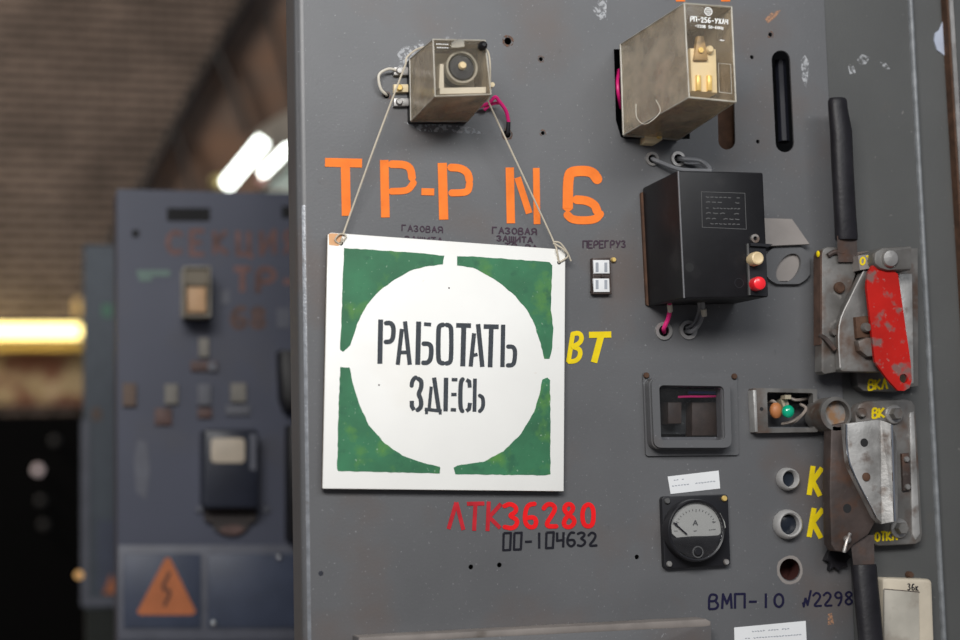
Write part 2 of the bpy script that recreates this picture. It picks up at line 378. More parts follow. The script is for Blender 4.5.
L_.new(bt.outputs['Color'], mm.inputs['A']); L_.new(rp.outputs['Result'], mm.inputs['B']); L_.new(mm.outputs['Result'], bs.inputs['Base Color'])

b = MB(); b.box(-16, 6, -6, WY + 1, 9, 9.15); struct(b, 'ceiling', mat('dark_ceiling', (.12, .10, .09), .9))
def curve_sheet(outer, holes, y0, th, name):
    cu = bpy.data.curves.new(name, 'CURVE'); cu.dimensions = '2D'; cu.fill_mode = 'BOTH'; cu.extrude = th / 2
    for poly in [outer] + holes:
        sp = cu.splines.new('POLY'); sp.points.add(len(poly) - 1); sp.use_cyclic_u = True
        for p, q in zip(sp.points, poly): p.co = (q[0], q[1], 0, 1)
    o = bpy.data.objects.new(name, cu); C.objects.link(o)
    dg = bpy.context.evaluated_depsgraph_get(); me = bpy.data.meshes.new_from_object(o.evaluated_get(dg))
    bpy.data.objects.remove(o); mb = MB()
    mb.v = [Vector((v.co.x, y0 + th / 2 + v.co.z, v.co.y)) for v in me.vertices]; mb.f = [tuple(p.vertices) for p in me.polygons]
    bpy.data.meshes.remove(me); return mb
# the far wall ends along a slanted dark beam; a browner surface lies deeper behind it
ln = [at(x, y, -WY) for x, y in ((88, 284), (144, 184), (192, 92), (246, 0), (420, -300))]
gap = [(p.x, p.z) for p in ln] + [(5.5, ln[-1].z), (5.5, ln[0].z)]
struct(curve_sheet([(-16, 0), (6, 0), (6, 9), (-16, 9)], [gap], WY, .10, 'w'), 'wall_back', brick)
M['frame_dark'] = mat('dark_beam', (.016, .016, .018), .6)
M['boards'] = mat('brown_boarding', (.23, .175, .145), .8, 0, .5, .9, spots=(((.30, .16, .09), 1.1, .52, .7, .6),))
b = MB(); b.box(-8, 6, WY + .16, WY + .2, 2.0, 9); struct(b, 'wall_right', 'boards')
for n_, (pts, r_) in enumerate((([(84, 291), (144, 184), (192, 92), (217, 48), (246, 0), (300, -93)], .034), ([(217, 50), (232, 85), (248, 134)], .036), ([(173, 124), (184, 155), (196, 210)], .026), ([(268, 10), (300, 120)], .03))):
    b = MB(); b.tube([at(x, y, -WY + .03) for x, y in pts], r_, 8); struct(b, 'trim_%d' % (n_ + 2), 'frame_dark')
# lower wall band: lamp's yellow glow put into ochre colour, plus brown blotches
q = [at(-60, 346, -WY), at(120, 404, -WY)]
b = MB(); b.box(q[0].x, q[1].x, WY - .06, WY + .01, q[1].z, q[0].z)
struct(b, 'trim_1', mat('ochre_glow_band', (.30, .24, .15), .85, 0, .15, 3, spots=(((.13, .05, .035), 3.4, .47, .56, .95), ((.5, .42, .3), 5, .6, .7, .5))))

# ------------------------------------------------------------------ main control panel
xl = at(299, 320).x; xs = at(836, 250).x; z0, z1 = .12, 2.35
panel = thing('relay_switchboard', 'large grey steel relay panel carrying the white hanging sign and orange stencil lettering', 'control panel', (xl + .35, 0, 0))
def slot(xt, yt, xb, yb, wd, n=8):
    """round-ended slot from top centre to bottom centre"""
    out = []
    for k in range(n + 1): out.append((xt - wd / 2 * math.cos(PI * k / n), yt - wd / 2 * math.sin(PI * k / n)))
    for k in range(n + 1): out.append((xb + wd / 2 * math.cos(PI * k / n), yb + wd / 2 * math.sin(PI * k / n)))
    return XZ(out, 0)
holes = [slot(781, 59.5, 785, 143, 18.5), slot(725, 60, 727, 141, 17),
         XZ([(614, 49), (690, 49), (690, 139), (626, 139), (621, 137), (616, 120)], 0)]
for x, y, r in ((508, 41, 3.6), (541, 59, 2.1), (543, 133, 2), (386.5, 95.5, 3), (507, 134, 3.9), (770.5, 34.5, 2.2), (752, 57, 2), (758, 141.5, 2),
                (471, 567, 2.5), (499.5, 565, 2.5), (321, 573.5, 2.6), (637, 557, 2.4), (652, 159, 4), (678, 159, 4.5), (663.5, 331, 6), (688, 330, 6),
                (836, 560, 9), (788, 269, 11)):
    holes.append(circ(x, y, r))
hx = circ(790, 569, 11.5); holes.append(hx)
holes.append(XZ([(652, 388), (727, 388), (727, 437), (652, 437)], 0)); holes.append(XZ([(766, 393), (813, 393), (813, 427), (766, 427)], 0))
holes.append(circ(791, 479, 8)); holes.append(circ(791.5, 525, 9.5)); holes.append(circ(695, 531, 26))
mb = curve_sheet([(xl + .010, z0), (xs, z0), (xs, z1), (xl + .010, z1)], holes, .0004, .0025, 'front')
mb.build('front_sheet', 'panel', panel)
# rolled left edge and side return
b = MB(); prof = [(xl + .0101, 0)]
for k in range(7):
    a = PI / 2 * k / 6; prof.append((xl + .010 - .010 * math.sin(a), .010 - .010 * math.cos(a)))
prof += [(xl, .060), (xl + .006, .060), (xl + .006, .057), (xl + .003, .057), (xl + .003, .011), (xl + .0101, .0025)]
b.loops([[(x, y, z0) for x, y in prof], [(x, y, z1) for x, y in prof]]); b.build('rolled_edge', 'panel', panel)
# highlight line along the roll, put in as a paler strip
b = MB(); b.loops([[(xl + .010 - .0102 * math.sin(a), .010 - .0102 * math.cos(a), z) for a in (.15, .35, .55)] for z in (z0, at(303, 205).z)], False, False)
b.build('edge_highlight', 'edge_paint', panel, 'painted highlight on the rolled edge')
b = MB()
b.loops([[(xl + .05, .03, z), (xl + .056, .03, z), (xl + .14, .45, z), (xl + .13, .45, z)] for z in (z0, z1)]); b.box(xl + .13, xs + .3, .44, .45, z0, z1); b.box(xl + .13, xs + .3, .03, .44, z1 - .01, z1); b.box(xl + .13, xs + .3, .03, .44, z0, z0 + .01)
b.build('inner_case', 'dark', panel)
# right post: flat face in darker grey, corner highlight put into its colour, outer face, rusty sheet edge
xe = at(925, 250).x; xf = at(953, 100).x
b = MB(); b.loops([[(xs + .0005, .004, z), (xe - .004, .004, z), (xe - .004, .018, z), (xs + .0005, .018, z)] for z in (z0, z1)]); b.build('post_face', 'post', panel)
b = MB(); b.loops([[(xe - .004 + .0035 * (1 - math.cos(a)), .004 - .005 * math.sin(a), z) for a in [PI * k / 8 for k in range(9)]] + [(xe + .003, .018, z), (xe - .004, .018, z)] for z in (z0, z1)]); b.build('post_corner', mat('dull_edge_highlight', (.19, .20, .21), .5, .1, .3, 60, .3, 300), panel, 'corner of the right post with a painted highlight')
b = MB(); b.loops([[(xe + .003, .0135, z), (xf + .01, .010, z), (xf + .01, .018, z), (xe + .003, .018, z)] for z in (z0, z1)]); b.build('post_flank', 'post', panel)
ze = at(945, 0).x
def vline(px, py, px2, py2, wpx, d0, d1, name, m):
    a, c_ = at(px, py, d1), at(px2, py2, d1); k = sc(px, py, d1) * wpx
    t = (c_ - a) / (c_.z - a.z); p0 = a + t * (z0 - a.z); p1 = a + t * (z1 - a.z)
    bb = MB(); bb.loops([[(p.x, -d0, p.z), (p.x + k, -d0, p.z), (p.x + k, -d1, p.z), (p.x, -d1, p.z)] for p in (p0, p1)]); bb.build(name, m, panel)
vline(946.5, 0, 958.5, 200, 2.6, -.011, .002, 'rusty_lip', 'rust')
vline(949.2, 0, 961.2, 200, 4.5, -.011, .004, 'bare_lip', 'steel')
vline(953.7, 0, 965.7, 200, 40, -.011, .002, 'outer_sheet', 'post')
# scuffs on the flank and post
b = MB()
for pl in ([(943, 20), (946.5, 22), (947.5, 40), (947, 57), (943.5, 55), (937, 50), (934, 40), (935, 33), (939, 30)],):
    b.prism(XZ(pl, -.010), -.013, -.0095)
b.build('bare_patch', 'bluish_scuff', panel, 'pale bluish patch of lost paint')
def scuff(m, pl, lab, d=0):
    b = MB(); b.prism(XZ(pl, d), d - .001, d - .0002); b.build('scuff', m, panel, lab)
for pl in ([(801, 60), (805, 55), (809, 62), (808, 78), (806, 88), (802, 78)], [(593, 10), (599, 0), (607, 0), (606, 18), (600, 20)],
    [(396, 52), (404, 46), (414, 46), (420, 40), (426, 43), (416, 53), (408, 62), (405, 72), (397, 70), (400, 60)], [(404, 122), (440, 124), (470, 127), (486, 134), (455, 133), (420, 131)], [(446, 36), (449, 36), (449, 41), (446, 41)]):
    scuff('scuff', pl, 'white scraped scuff')
for pl in ([(857, 60), (862, 54), (870, 57), (866, 64), (860, 64)], [(880, 62), (886, 63), (890, 69), (885, 69)], [(848, 66), (854, 66), (856, 73), (850, 74)]): scuff('scuff', pl, 'white scraped scuff', -.0037)
for pl in ([(765, 19), (772, 12), (781, 10), (775, 18), (768, 23)], [(828, 614), (832, 613), (834, 624), (828, 625)]): scuff('pale_smear', pl, 'pale orange paint smear')
# rust halos round the open holes
b = MB()
for x, y, r in ((508, 41, 6), (541, 59, 3.6), (543, 133, 3.4), (507, 134, 6), (386.5, 95.5, 4.6), (770.5, 34.5, 3.6), (790, 570, 14.5)):
    n = 20; o_ = [(p[0] + random.uniform(-1, 1) * .0006, p[1] + random.uniform(-1, 1) * .0006) for p in circ(x, y, r, 0, n)]
    ri = 3.6 if x == 508 else (11.5 if x == 790 else r * .72)
    b = MB(); b.frame(o_, circ(x, y, ri, 0, n), -.001, -.0002); b.build('rust_stain', 'bare' if x == 790 else 'halo', panel)
# stencilled and hand-painted writing
b = MB(); Z7 = lambda p: zc(p, 320, 150, 6.0); Z8 = lambda p: zc(p, 470, 150, 6.0)
S = lambda pts, wd: b.stroke(pts, wd, 0)
S(Z7([(30, 74), (252, 79)]), 53 / 6); S(Z7([(152, 103), (158, 395)]), 55 / 6)
S(Z7([(385, 60), (392, 405)]), 52 / 6); S(Z7([(425, 85), (510, 87), (545, 112), (552, 170)]), 46 / 6); S(Z7([(562, 195), (535, 235), (505, 246), (425, 248)]), 40 / 6)
S(Z7([(608, 250), (685, 252)]), 42 / 6)
S(Z7([(733, 78), (742, 418)]), 55 / 6); S(Z7([(782, 105), (845, 108), (888, 138), (896, 182)]), 46 / 6); S(Z7([(897, 198), (892, 240), (870, 256), (785, 258)]), 42 / 6)
b.build('stencil_lettering', 'orange', panel, 'orange stencilled ТР-Р'); b = MB()
S(Z8([(238, 105), (245, 440)]), 50 / 6); S(Z8([(285, 165), (355, 380)]), 40 / 6); S(Z8([(397, 108), (402, 445)]), 40 / 6)
S(Z8([(765, 178), (730, 126), (620, 126), (588, 150), (586, 352)]), 62 / 6); S(Z8([(635, 298), (700, 302), (750, 330), (762, 368)]), 52 / 6); S(Z8([(582, 388), (615, 422), (750, 422), (782, 382)]), 48 / 6)
b.build('stencil_lettering', 'orange', panel, 'orange stencilled N6')
for x_ in (680, 725):
    b = MB(); b.stroke([(x_, -40), (x_ + .5, 1.5)], 9, 0); b.build('stencil_lettering', 'orange', panel)
b = MB(); ZA = lambda p: zc(p, 440, 490, 5.647)
for pl in ([(48, 220), (92, 70)], [(92, 70), (132, 225)], [(152, 78), (250, 76)], [(200, 78), (192, 230)], [(275, 65), (268, 232)], [(345, 78), (275, 155)], [(275, 150), (340, 215)]): b.stroke(ZA(pl), 4.0, 0)
b.build('painted_number', 'red_dull', panel, 'dull red letters ЛТК')
b = MB()
for pl in ([(362, 92), (395, 76), (430, 95), (428, 125), (388, 145), (435, 165), (435, 195), (410, 218), (362, 208)],
           [(535, 78), (500, 82), (482, 115), (478, 180), (500, 210), (535, 210), (545, 175), (530, 152), (486, 158)],
           [(585, 105), (600, 82), (630, 78), (652, 100), (640, 130), (590, 205), (660, 205)],
           [(725, 140), (698, 112), (712, 80), (742, 80), (755, 108), (725, 140), (698, 175), (702, 205), (735, 212), (760, 185), (755, 160), (725, 140)],
           [(838, 78), (812, 95), (802, 140), (810, 195), (838, 208), (862, 195), (868, 140), (862, 95), (838, 78)]): b.stroke(ZA(pl), 4.5, 0)
b.build('painted_number', 'red', panel, 'bright red digits 36280')
b = MB(); write(b, '□□-1□4632', 502.8, 550.2, 599, 545.5, 17, 2.3, 0, .80, 14); b.build('inked_number', 'black_ink', panel, 'black number 00-104632')
b = MB(); write(b, 'ГАЗОВАЯ', 402, 231, 444, 233, 6, 1.1, 0); write(b, 'ЗАЩИТА', 405, 241, 444, 243, 5, 1.1, 0); b.build('inked_caption', 'violet_ink', panel, 'faded violet caption ГАЗОВАЯ, left one'); b = MB()
write(b, 'ГАЗОВАЯ', 492.5, 233.5, 538, 235, 6.3, 1.3, 0); write(b, 'ЗАЩИТА', 497, 241, 534, 243, 5.5, 1.3, 0); write(b, 'ТР-РА', 505, 248, 539, 250.5, 5, 1.2, 0); b.build('inked_caption', 'violet_ink', panel, 'faded violet caption ГАЗОВАЯ ЗАЩИТА'); b = MB()
write(b, 'ПЕРЕГРУЗ', 583, 248, 627, 247.5, 7, 1.3, 0); b.build('inked_caption', 'violet_ink', panel, 'faded violet caption ПЕРЕГРУЗ')
b = MB(); ZB = lambda p: zc(p, 560, 230, 4.575)
for pl in ([(58, 476), (38, 604)], [(56, 476), (85, 470), (100, 487), (94, 515), (58, 534)], [(58, 534), (92, 545), (92, 578), (72, 600), (40, 602)]): b.stroke(ZB(pl), 4.6, 0)
b.stroke(ZB([(132, 480), (234, 478)]), 6.2, 0); b.stroke(ZB([(188, 482), (155, 606)]), 6.4, 0)
b.build('painted_letters', 'yellow', panel, 'yellow hand-painted ВТ'); b = MB()
for pl in ([(814, 508), (809, 537)], [(823, 509), (812, 523)], [(812, 521), (821, 538)]): b.stroke(pl, 5, 0)
b.build('painted_letters', 'yellow', panel, 'yellow hand-painted К'); b = MB()
for pl in ([(813, 466), (809, 495)], [(822, 468), (812, 482)], [(812, 480), (820, 496)]): b.stroke(pl, 5, 0)
b.build('painted_letters', 'yellow', panel, 'yellow hand-painted К')
b = MB(); write(b, 'ВМП-10', 709, 609, 787, 607.5, 14.5, 2.2, 0); b.build('inked_number', 'ink', panel, 'dark blue marker ВМП-10'); b = MB(); write(b, 'N2298', 802.5, 606.5, 855, 605, 14, 2.0, 0, .8); b.build('inked_number', 'ink', panel, 'dark blue marker N2298')
# grommets
def grommet(px, py, r, parent=panel):
    b = MB(); b.frame(circ(px, py, r, 0, 20), circ(px, py, r * .62, 0, 20), -.001, .002); b.build('grommet', 'steel', parent)
for x, y, r in ((652, 159, 7), (678, 159, 7.5), (663.5, 331, 9), (688, 330, 9.5)): grommet(x, y, r)
# lower door with a dusty top ledge
o4 = XZ([(358, 638), (706, 619.5), (712, 623), (715, 746), (354, 771)], .028)
b = MB(); b.prism(o4, 0, .028, .003); b.build('lower_door', 'panel', panel)
b = MB(); b.prism(XZ([(359, 637.3), (706, 618.8), (711, 621.5), (711, 626), (705, 627), (362, 644), (359, 643)], .0285), .0, .0287, .002); b.build('door_ledge', 'dusty', panel, 'dusty beige ledge')
# red-lined empty hole
c = at(790, 569); b = MB(); n = 24
b.loops([[(x, .001, z) for x, z in hx], [(x, .03, z) for x, z in circ(790, 569, 12.5)]], False, True); b.build('hole_lining', 'red_hole', panel)
# things seen behind the slots
b = MB(); wire(b, [(780, 60, -.03), (782, 100, -.035), (784, 142, -.03)], .007); b.build('cable', 'black_cable', panel)
b = MB(); b.prism(XZ([(716, 55), (740, 55), (740, 155), (716, 155)], -.03), -.035, -.03); b.build('back_plate', 'rust', panel)

# lug with an eyelet beside the breaker
lug = thing('lifting_lug', 'bent grey steel lug with an oval eyelet right of the black breaker', 'bracket', at(785, 280))
b = MB(); U = [at(762, 218, .001), at(792, 219, .001), at(809.5, 244, .012), at(762, 246, .012)]
b.loops([U, [p + Vector((0, .0015, -.0006)) for p in U]]); b.build('upper_flap', 'bare', lug)  # light caught by the sloping flap is put into its paler colour
n = 28; el = [(788.5 + 14.5 * math.cos(a) * .86 - 0 * math.sin(a), 268 + 13.5 * math.sin(a) - 5.5 * math.cos(a)) for a in [2 * PI * i / n for i in range(n)]]
ou = []
for i in range(n):
    a = 2 * PI * i / n; dx, dy = math.cos(a), math.sin(a)
    x = 788 + 25 * dx; y = 265 + 21 * dy
    ou.append((max(763, min(810, x)), max(245, min(284, y))))
b = MB(); b.frame(XZ(ou, .006), XZ(el, .006), .0, .006); b.build('eyelet_plate', 'panel', lug)
b = MB(); b.prism(XZ([(772, 252), (803, 252), (800, 281), (773, 281)], .001), -.0, .0012); b.build('back_plate', 'bare', lug, 'pale plate seen through the eyelet')

# ------------------------------------------------------------------ hanging sign
SF = .012
sign = thing('hanging_sign', 'white rectangular hanging sign with green corners reading РАБОТАТЬ ЗДЕСЬ', 'sign', at(443, 488, 0))
so = [(327.9, 234.5), (331, 232.6), (564.5, 249.5), (565.5, 251), (563.8, 491.3), (323.2, 488.7), (322.6, 487.5)]
b = MB(); b.prism(XZ(so, SF), SF - .0048, SF, .0008); b.build('board', 'board', sign)
b = MB(); b.prism(offset(XZ(so, SF), -.0004), SF - .0056, SF - .0030); b.build('board_edge', 'board_edge', sign)
b = MB(); b.prism(XZ([(328.6, 234.4), (331, 233.2), (341.5, 234), (343, 243), (338, 246), (329, 245)], SF), SF - .001, SF + .0002); b.build('chipped_corner', 'beige_card', sign, 'bare brown corner')
def jag(pl, amp=.35):
    out = []
    for i, p in enumerate(pl):
        q = pl[(i + 1) % len(pl)]; n = max(1, int(math.hypot(q[0] - p[0], q[1] - p[1]) / 4))
        for k in range(n):
            t = k / n; j = amp if k else 0
            out.append((p[0] + (q[0] - p[0]) * t + random.uniform(-j, j), p[1] + (q[1] - p[1]) * t + random.uniform(-j, j)))
    return out
for ox, oy, pl in ((320, 225, [(110, 105), (400, 124), (568, 140), (562, 180), (480, 190), (410, 210), (340, 250), (275, 298), (215, 365), (170, 450), (150, 515), (138, 550), (105, 580), (92, 570), (96, 480)]),
                   (440, 225, [(78, 143), (150, 143), (500, 170), (513, 185), (506, 390), (518, 470), (513, 560), (500, 612), (477, 612), (460, 540), (430, 450), (395, 385), (345, 325), (280, 270), (225, 235), (150, 195), (78, 185)]),
                   (315, 355, [(115, 55), (158, 57), (170, 120), (200, 220), (245, 320), (320, 405), (400, 460), (480, 488), (572, 512), (570, 542), (290, 535), (105, 530), (101, 520), (106, 300)]),
                   (440, 355, [(490, 103), (503, 115), (505, 545), (480, 550), (70, 545), (62, 515), (80, 505), (200, 488), (290, 440), (370, 360), (430, 260), (455, 180), (468, 112)])):
    b = MB(); b.prism(XZ(jag(zc(pl, ox, oy, 4.571)), SF), SF - .0002, SF + .0003); b.build('green_corner', 'green', sign)
b = MB(); Z5 = lambda p: zc(p, 370, 310, 5.815); Z6 = lambda p: zc(p, 440, 310, 5.82)
for f, pl, wd in ((Z5, [(62, 55), (57, 313)], 29), (Z5, [(92, 77), (118, 74), (137, 95), (135, 162), (118, 185), (90, 186)], 27),
    (Z5, [(185, 110), (161, 319)], 24), (Z5, [(203, 66), (231, 319)], 25), (Z5, [(180, 247), (212, 247)], 22),
    (Z5, [(283, 67), (277, 319)], 29), (Z5, [(314, 82), (355, 85)], 22), (Z5, [(310, 196), (342, 196), (358, 216), (353, 285), (335, 308), (308, 307)], 27),
    (Z5, [(425, 86), (405, 90), (397, 110), (396, 285), (406, 306), (425, 310)], 27),
    (Z6, [(38, 86), (58, 92), (66, 112), (65, 285), (56, 307), (36, 311)], 26), (Z6, [(94, 89), (180, 91)], 27), (Z6, [(138, 98), (132, 328)], 29),
    (Z6, [(198, 135), (178, 329)], 24), (Z6, [(221, 82), (246, 331)], 26), (Z6, [(190, 265), (218, 258)], 20),
    (Z6, [(254, 96), (341, 98)], 27), (Z6, [(298, 106), (291, 333)], 27), (Z6, [(367, 85), (363, 332)], 25), (Z6, [(395, 213), (425, 213), (438, 237), (433, 303), (420, 322), (393, 322)], 25),
    (Z5, [(242, 442), (244, 418), (254, 400), (266, 392)], 24), (Z5, [(280, 400), (299, 412), (298, 455), (280, 488), (296, 520), (298, 552), (290, 572), (276, 582)], 26), (Z5, [(243, 528), (243, 560), (256, 582)], 25),
    (Z5, [(356, 445), (343, 580)], 19), (Z5, [(372, 393), (401, 590)], 25), (Z5, [(318, 577), (417, 588)], 20), (Z5, [(328, 570), (328, 606)], 17), (Z5, [(408, 580), (408, 608)], 17),
    (Z6, [(35, 394), (32, 590)], 26), (Z6, [(68, 405), (101, 406)], 20), (Z6, [(65, 492), (96, 492)], 20), (Z6, [(62, 580), (93, 582)], 20),
    (Z6, [(132, 402), (119, 420), (117, 565), (130, 590)], 25), (Z6, [(153, 407), (170, 416), (173, 452)], 23), (Z6, [(174, 540), (169, 576), (153, 588)], 23),
    (Z6, [(203, 399), (200, 592)], 22), (Z6, [(230, 498), (248, 508), (252, 540), (248, 572), (230, 590)], 22)):
    b.stroke(f(pl), wd / 5.82, SF)
b.build('stencil_lettering', 'stencil', sign, 'black stencilled РАБОТАТЬ ЗДЕСЬ')
for x, y in ((341, 243.5), (559, 262.5)): b = MB(); b.prism(circ(x, y, 2.0, SF, 12), SF - .0002, SF + .0004); b.build('cord_hole', 'dark', sign)
for x, y in ((449, 288), (379, 385), (400, 352), (474, 342), (436, 258)): b = MB(); b.prism(circ(x, y, .9, SF, 8), SF - .0002, SF + .0002); b.build('speck', 'brown_steel', sign)
cr = .00105
b = MB()
wire(b, [(341, 244, SF), (342, 238, SF + .003), (344, 232, SF - .001), (374, 148, .028), (406, 63, .046)], cr)
wire(b, [(406, 63, .046), (408, 56, .044), (424, 47, .050), (460, 46, .050), (483, 48, .046), (489.5, 58, .044), (490, 88, .044), (488, 101, .040)], cr)
wire(b, [(488, 101, .040), (525, 180, .028), (553, 240, SF + .003), (557, 252, SF + .003), (559, 263, SF)], cr)
wire(b, [(340, 244, SF), (335, 240, SF + .002), (340, 234, SF + .003), (346, 236, SF + .002), (342, 242, SF + .002)], cr * .9)
wire(b, [(553, 242, SF + .004), (560, 243, SF + .004), (567, 252, SF + .003), (571, 261, SF + .001)], cr)
wire(b, [(553, 243, SF + .003), (563, 249, SF + .005), (568, 256, SF + .003), (560, 262, SF + .001)], cr)
b.build('cord', 'cord', sign)

# ------------------------------------------------------------------ plastic-cased relays
def case(parent, F, df, Bq, db, rim=.0016):
    """hollow clear cover: front pane, four walls, pale edges"""
    f, bk = XZ(F, df), XZ(Bq, db)
    fp = [Vector((x, -df, z)) for x, z in f]; bp = [Vector((x, -db, z)) for x, z in bk]
    m = MB(); m.loops([fp, [p + Vector((0, .0012, 0)) for p in fp]]); cover = m.build('front_pane', 'clear', parent)
    m = MB()
    for i in range(4):
        j = (i + 1) % 4; cen = sum(fp, Vector()) / 4; cb = sum(bp, Vector()) / 4
        o_ = [fp[i], fp[j], bp[j], bp[i]]; inn = [fp[i] + (cen - fp[i]) * .03, fp[j] + (cen - fp[j]) * .03, bp[j] + (cb - bp[j]) * .03, bp[i] + (cb - bp[i]) * .03]
        m.loops([o_, inn])
    m.build('side_walls', 'ribbed', parent)
    m = MB()
    for i in range(4):
        j = (i + 1) % 4
        m.tube([fp[i], fp[j]], rim, 8); m.tube([fp[i], bp[i]], rim * .8, 8); m.tube([bp[i], bp[j]], rim * 1.3, 8); m.ball(fp[i], rim * 1.05, 8)
    m.build('cover_edges', 'clear_edge', parent)
    return fp, bp
# small relay the cord hangs on
r1 = thing('relay', 'small clear-cased relay that the sign cord hangs over', 'relay', at(440, 121, 0))
F1, B1 = [(433.1, 39.5), (485, 40.5), (491, 94.3), (435.2, 96.3)], [(410, 59), (465, 60), (467.8, 121), (411, 121)]
case(r1, F1, .098, B1, .012, .0009)
b = MB(); b.prism(rr([(409, 58), (466, 59), (469, 122), (410, 122)], 3, .012), 0, .012, .001); b.build('base', 'black', r1)
b = MB(); b.prism(XZ([(420, 70), (460, 70), (462, 112), (420, 112)], .02), .012, .044); b.build('coil', 'amber', r1)
b = MB(); b.prism(XZ([(423, 53), (472, 54), (476, 106), (425, 107)], .05), .045, .05); b.build('fill_card', mat('grey_beige_card', (.42, .38, .31), .6), r1)  # pale card added to brighten the inside of the case
cc = at(462, 67, .085); k = sc(462, 67, .085)
b = MB(); b.lathe((cc.x, cc.z), [(13 * k, .051), (14 * k, .07), (14 * k, .078), (12 * k, .085)], 28); b.build('dark_drum', mat('dark_blue_drum', (.008, .009, .016), .15), r1)
b = MB(); b.lathe((cc.x, cc.z + .001), [(4 * k, .084), (4 * k, .088), (3 * k, .090)], 18); b.build('drum_hub', 'cream_part', r1)
b = MB(); b.frame(circ(462, 67, 16, .09), circ(462, 67, 14, .09), .080, .09); b.build('clear_ring', 'clear_edge', r1)
b = MB(); b.prism(XZ([(440, 64), (443.5, 64), (444, 88), (439, 88)], .09), .05, .09); b.prism(XZ([(440, 88), (486, 87), (486, 93), (440, 94)], .09), .05, .09); b.build('inner_frame', 'white_wire', r1)
b = MB()
b.prism(XZ([(451, 43), (456, 40), (463, 40), (464, 47), (458, 48), (451, 48)], .0985), .096, .101); b.build('cover_tab', 'clear_edge', r1)
b = MB(); c = at(482, 46.5, .1); b.lathe((c.x, c.z), [(.0045, .098), (.005, .101), (.004, .107), (.002, .109)], 20); b.build('cap_screw', 'black', r1)
b = MB(); scribble(b, 436, 44, 449, 44.5, .8, .0985, 6, .3); scribble(b, 437, 47.5, 449, 48, .8, .0985, 5, .3); b.build('printed_marking', 'white_print', r1)
for y, m in ((71, 'steel'), (88, 'gold'), (102, 'steel')):
    b = MB(); b.prism(XZ([(394, y - 4), (411, y - 4), (411, y + 4), (394, y + 4)], .006), 0, .006, .001); t = b.build('terminal', 'cream_part' if m == 'gold' else 'steel', r1)
    screw(399, y, .006, .0038, m, t, .004)
b = MB(); c = at(493, 85, .05)
b.prism(circ(492.5, 84.5, 2.4, .07, 12), .058, .07); b.build('side_pin', 'cream_part', r1)
b = MB(); wire(b, [(396, 70, .008), (388, 69, .009), (379, 75, .010), (380.5, 88, .008), (386, 94.5, .005), (386.7, 95.3, -.006)], .0016); b.build('wire', 'white_wire', r1, 'cream wire')
b = MB(); wire(b, [(478, 107, .008), (489, 103, .014), (495, 97, .02), (499, 101, .018), (506, 111, .012), (508.5, 122, .006)], .0021)
wire(b, [(484, 110, .008), (492, 104, .010), (500, 103, .012)], .0018); b.build('wire', 'magenta', r1, 'magenta wire')
b = MB(); wire(b, [(508.5, 122, .006), (508, 130.5, .004), (507.1, 134, .002), (507.1, 134, -.006)], .0024); b.build('wire_sleeve', 'black_rubber', r1, 'black wire sleeve')

# big relay at the top
r2 = thing('relay', 'large clear-cased relay printed РП-256 above the black breaker', 'relay', at(650, 138, 0))
F2, B2 = [(684.3, 3.5), (731.5, 7), (735.8, 101.9), (689.2, 97.4)], [(620.6, 44.5), (673, 46.5), (678.5, 139.5), (623.6, 135)]
fp, bp = case(r2, F2, .150, B2, .012, .0011)
b = MB(); b.prism(rr([(622, 47), (676, 48), (682, 139), (625, 136)], 3, .010), .0003, .010, .001); b.build('base', 'black', r2)
b = MB(); b.prism(XZ([(642, 70), (664, 70), (668, 122), (645, 122)], .03), .010, .075, .004); b.build('coil', 'red_coil', r2)
b = MB(); b.prism(XZ([(649, 33), (693, 35), (698, 119), (652, 116)], .066), .060, .066); b.build('fill_card', mat('brown_grey_card', (.23, .19, .165), .6), r2)  # brown card added to lift the dark inside of the case
b = MB()
for i in range(5): b.prism(XZ([(627 , 58 + 14 * i), (634, 58 + 14 * i), (634, 66 + 14 * i), (627, 66 + 14 * i)], .02), .010, .022)
b.build('contact_row', 'cream_part', r2)
b = MB(); b.prism(XZ([(690, 48), (716, 49), (717.5, 93), (692, 91)], .138), .07, .138, .001); b.build('armature_block', 'cream_part', r2)
b = MB(); b.prism(XZ([(697.5, 36), (703.5, 36), (706.5, 50), (708, 60), (694, 60), (696, 46)], .142), .136, .143, .001); b.build('amber_flag', 'amber', r2)
for x in (699, 710):
    b = MB(); b.prism(XZ([(x - 2.6, 75), (x + 2, 75.5), (x + 2.2, 91), (x - 2.4, 90.5)], .141), .134, .142, .001); b.build('contact', 'gold', r2)
b = MB(); c = at(710.5, 49, .144); b.lathe((c.x, c.z), [(.0042, .136), (.0042, .143), (.003, .145)], 18); b.build('pale_button', 'cream_part', r2)
b = MB(); c = at(701, 50, .145); b.lathe((c.x, c.z), [(.003, .140), (.003, .1455)], 14); b.build('copper_pin', 'gold', r2)
b = MB(); wire(b, [(636, 104, .06), (637, 118, .07), (646, 124, .09), (660, 112, .10), (656, 100, .09)], .0005, 6); b.build('fine_wire', 'white_wire', r2)
b = MB(); PD = .1502
for r_ in (4.3,): b.frame(circ(708.3, 11.5, r_, PD), circ(708.3, 11.5, 3.3, PD), PD - .0002, PD + .0002)
for yy in (9.8, 11.5, 13.2): b.stroke([(706, yy), (710.6, yy)], .9, PD, .0001)
write(b, 'РП-256-УХЛ4', 690.5, 21.3, 729, 24.6, 5, 1.05, PD, .7); write(b, '~220В 50-60Нz', 695, 27.2, 724, 29.6, 2.7, .7, PD, .7); scribble(b, 718, 40, 726.5, 40.8, .9, PD, 5, .7)
b.build('printed_marking', 'white_print', r2, 'white printed РП-256 marking')
b = MB()
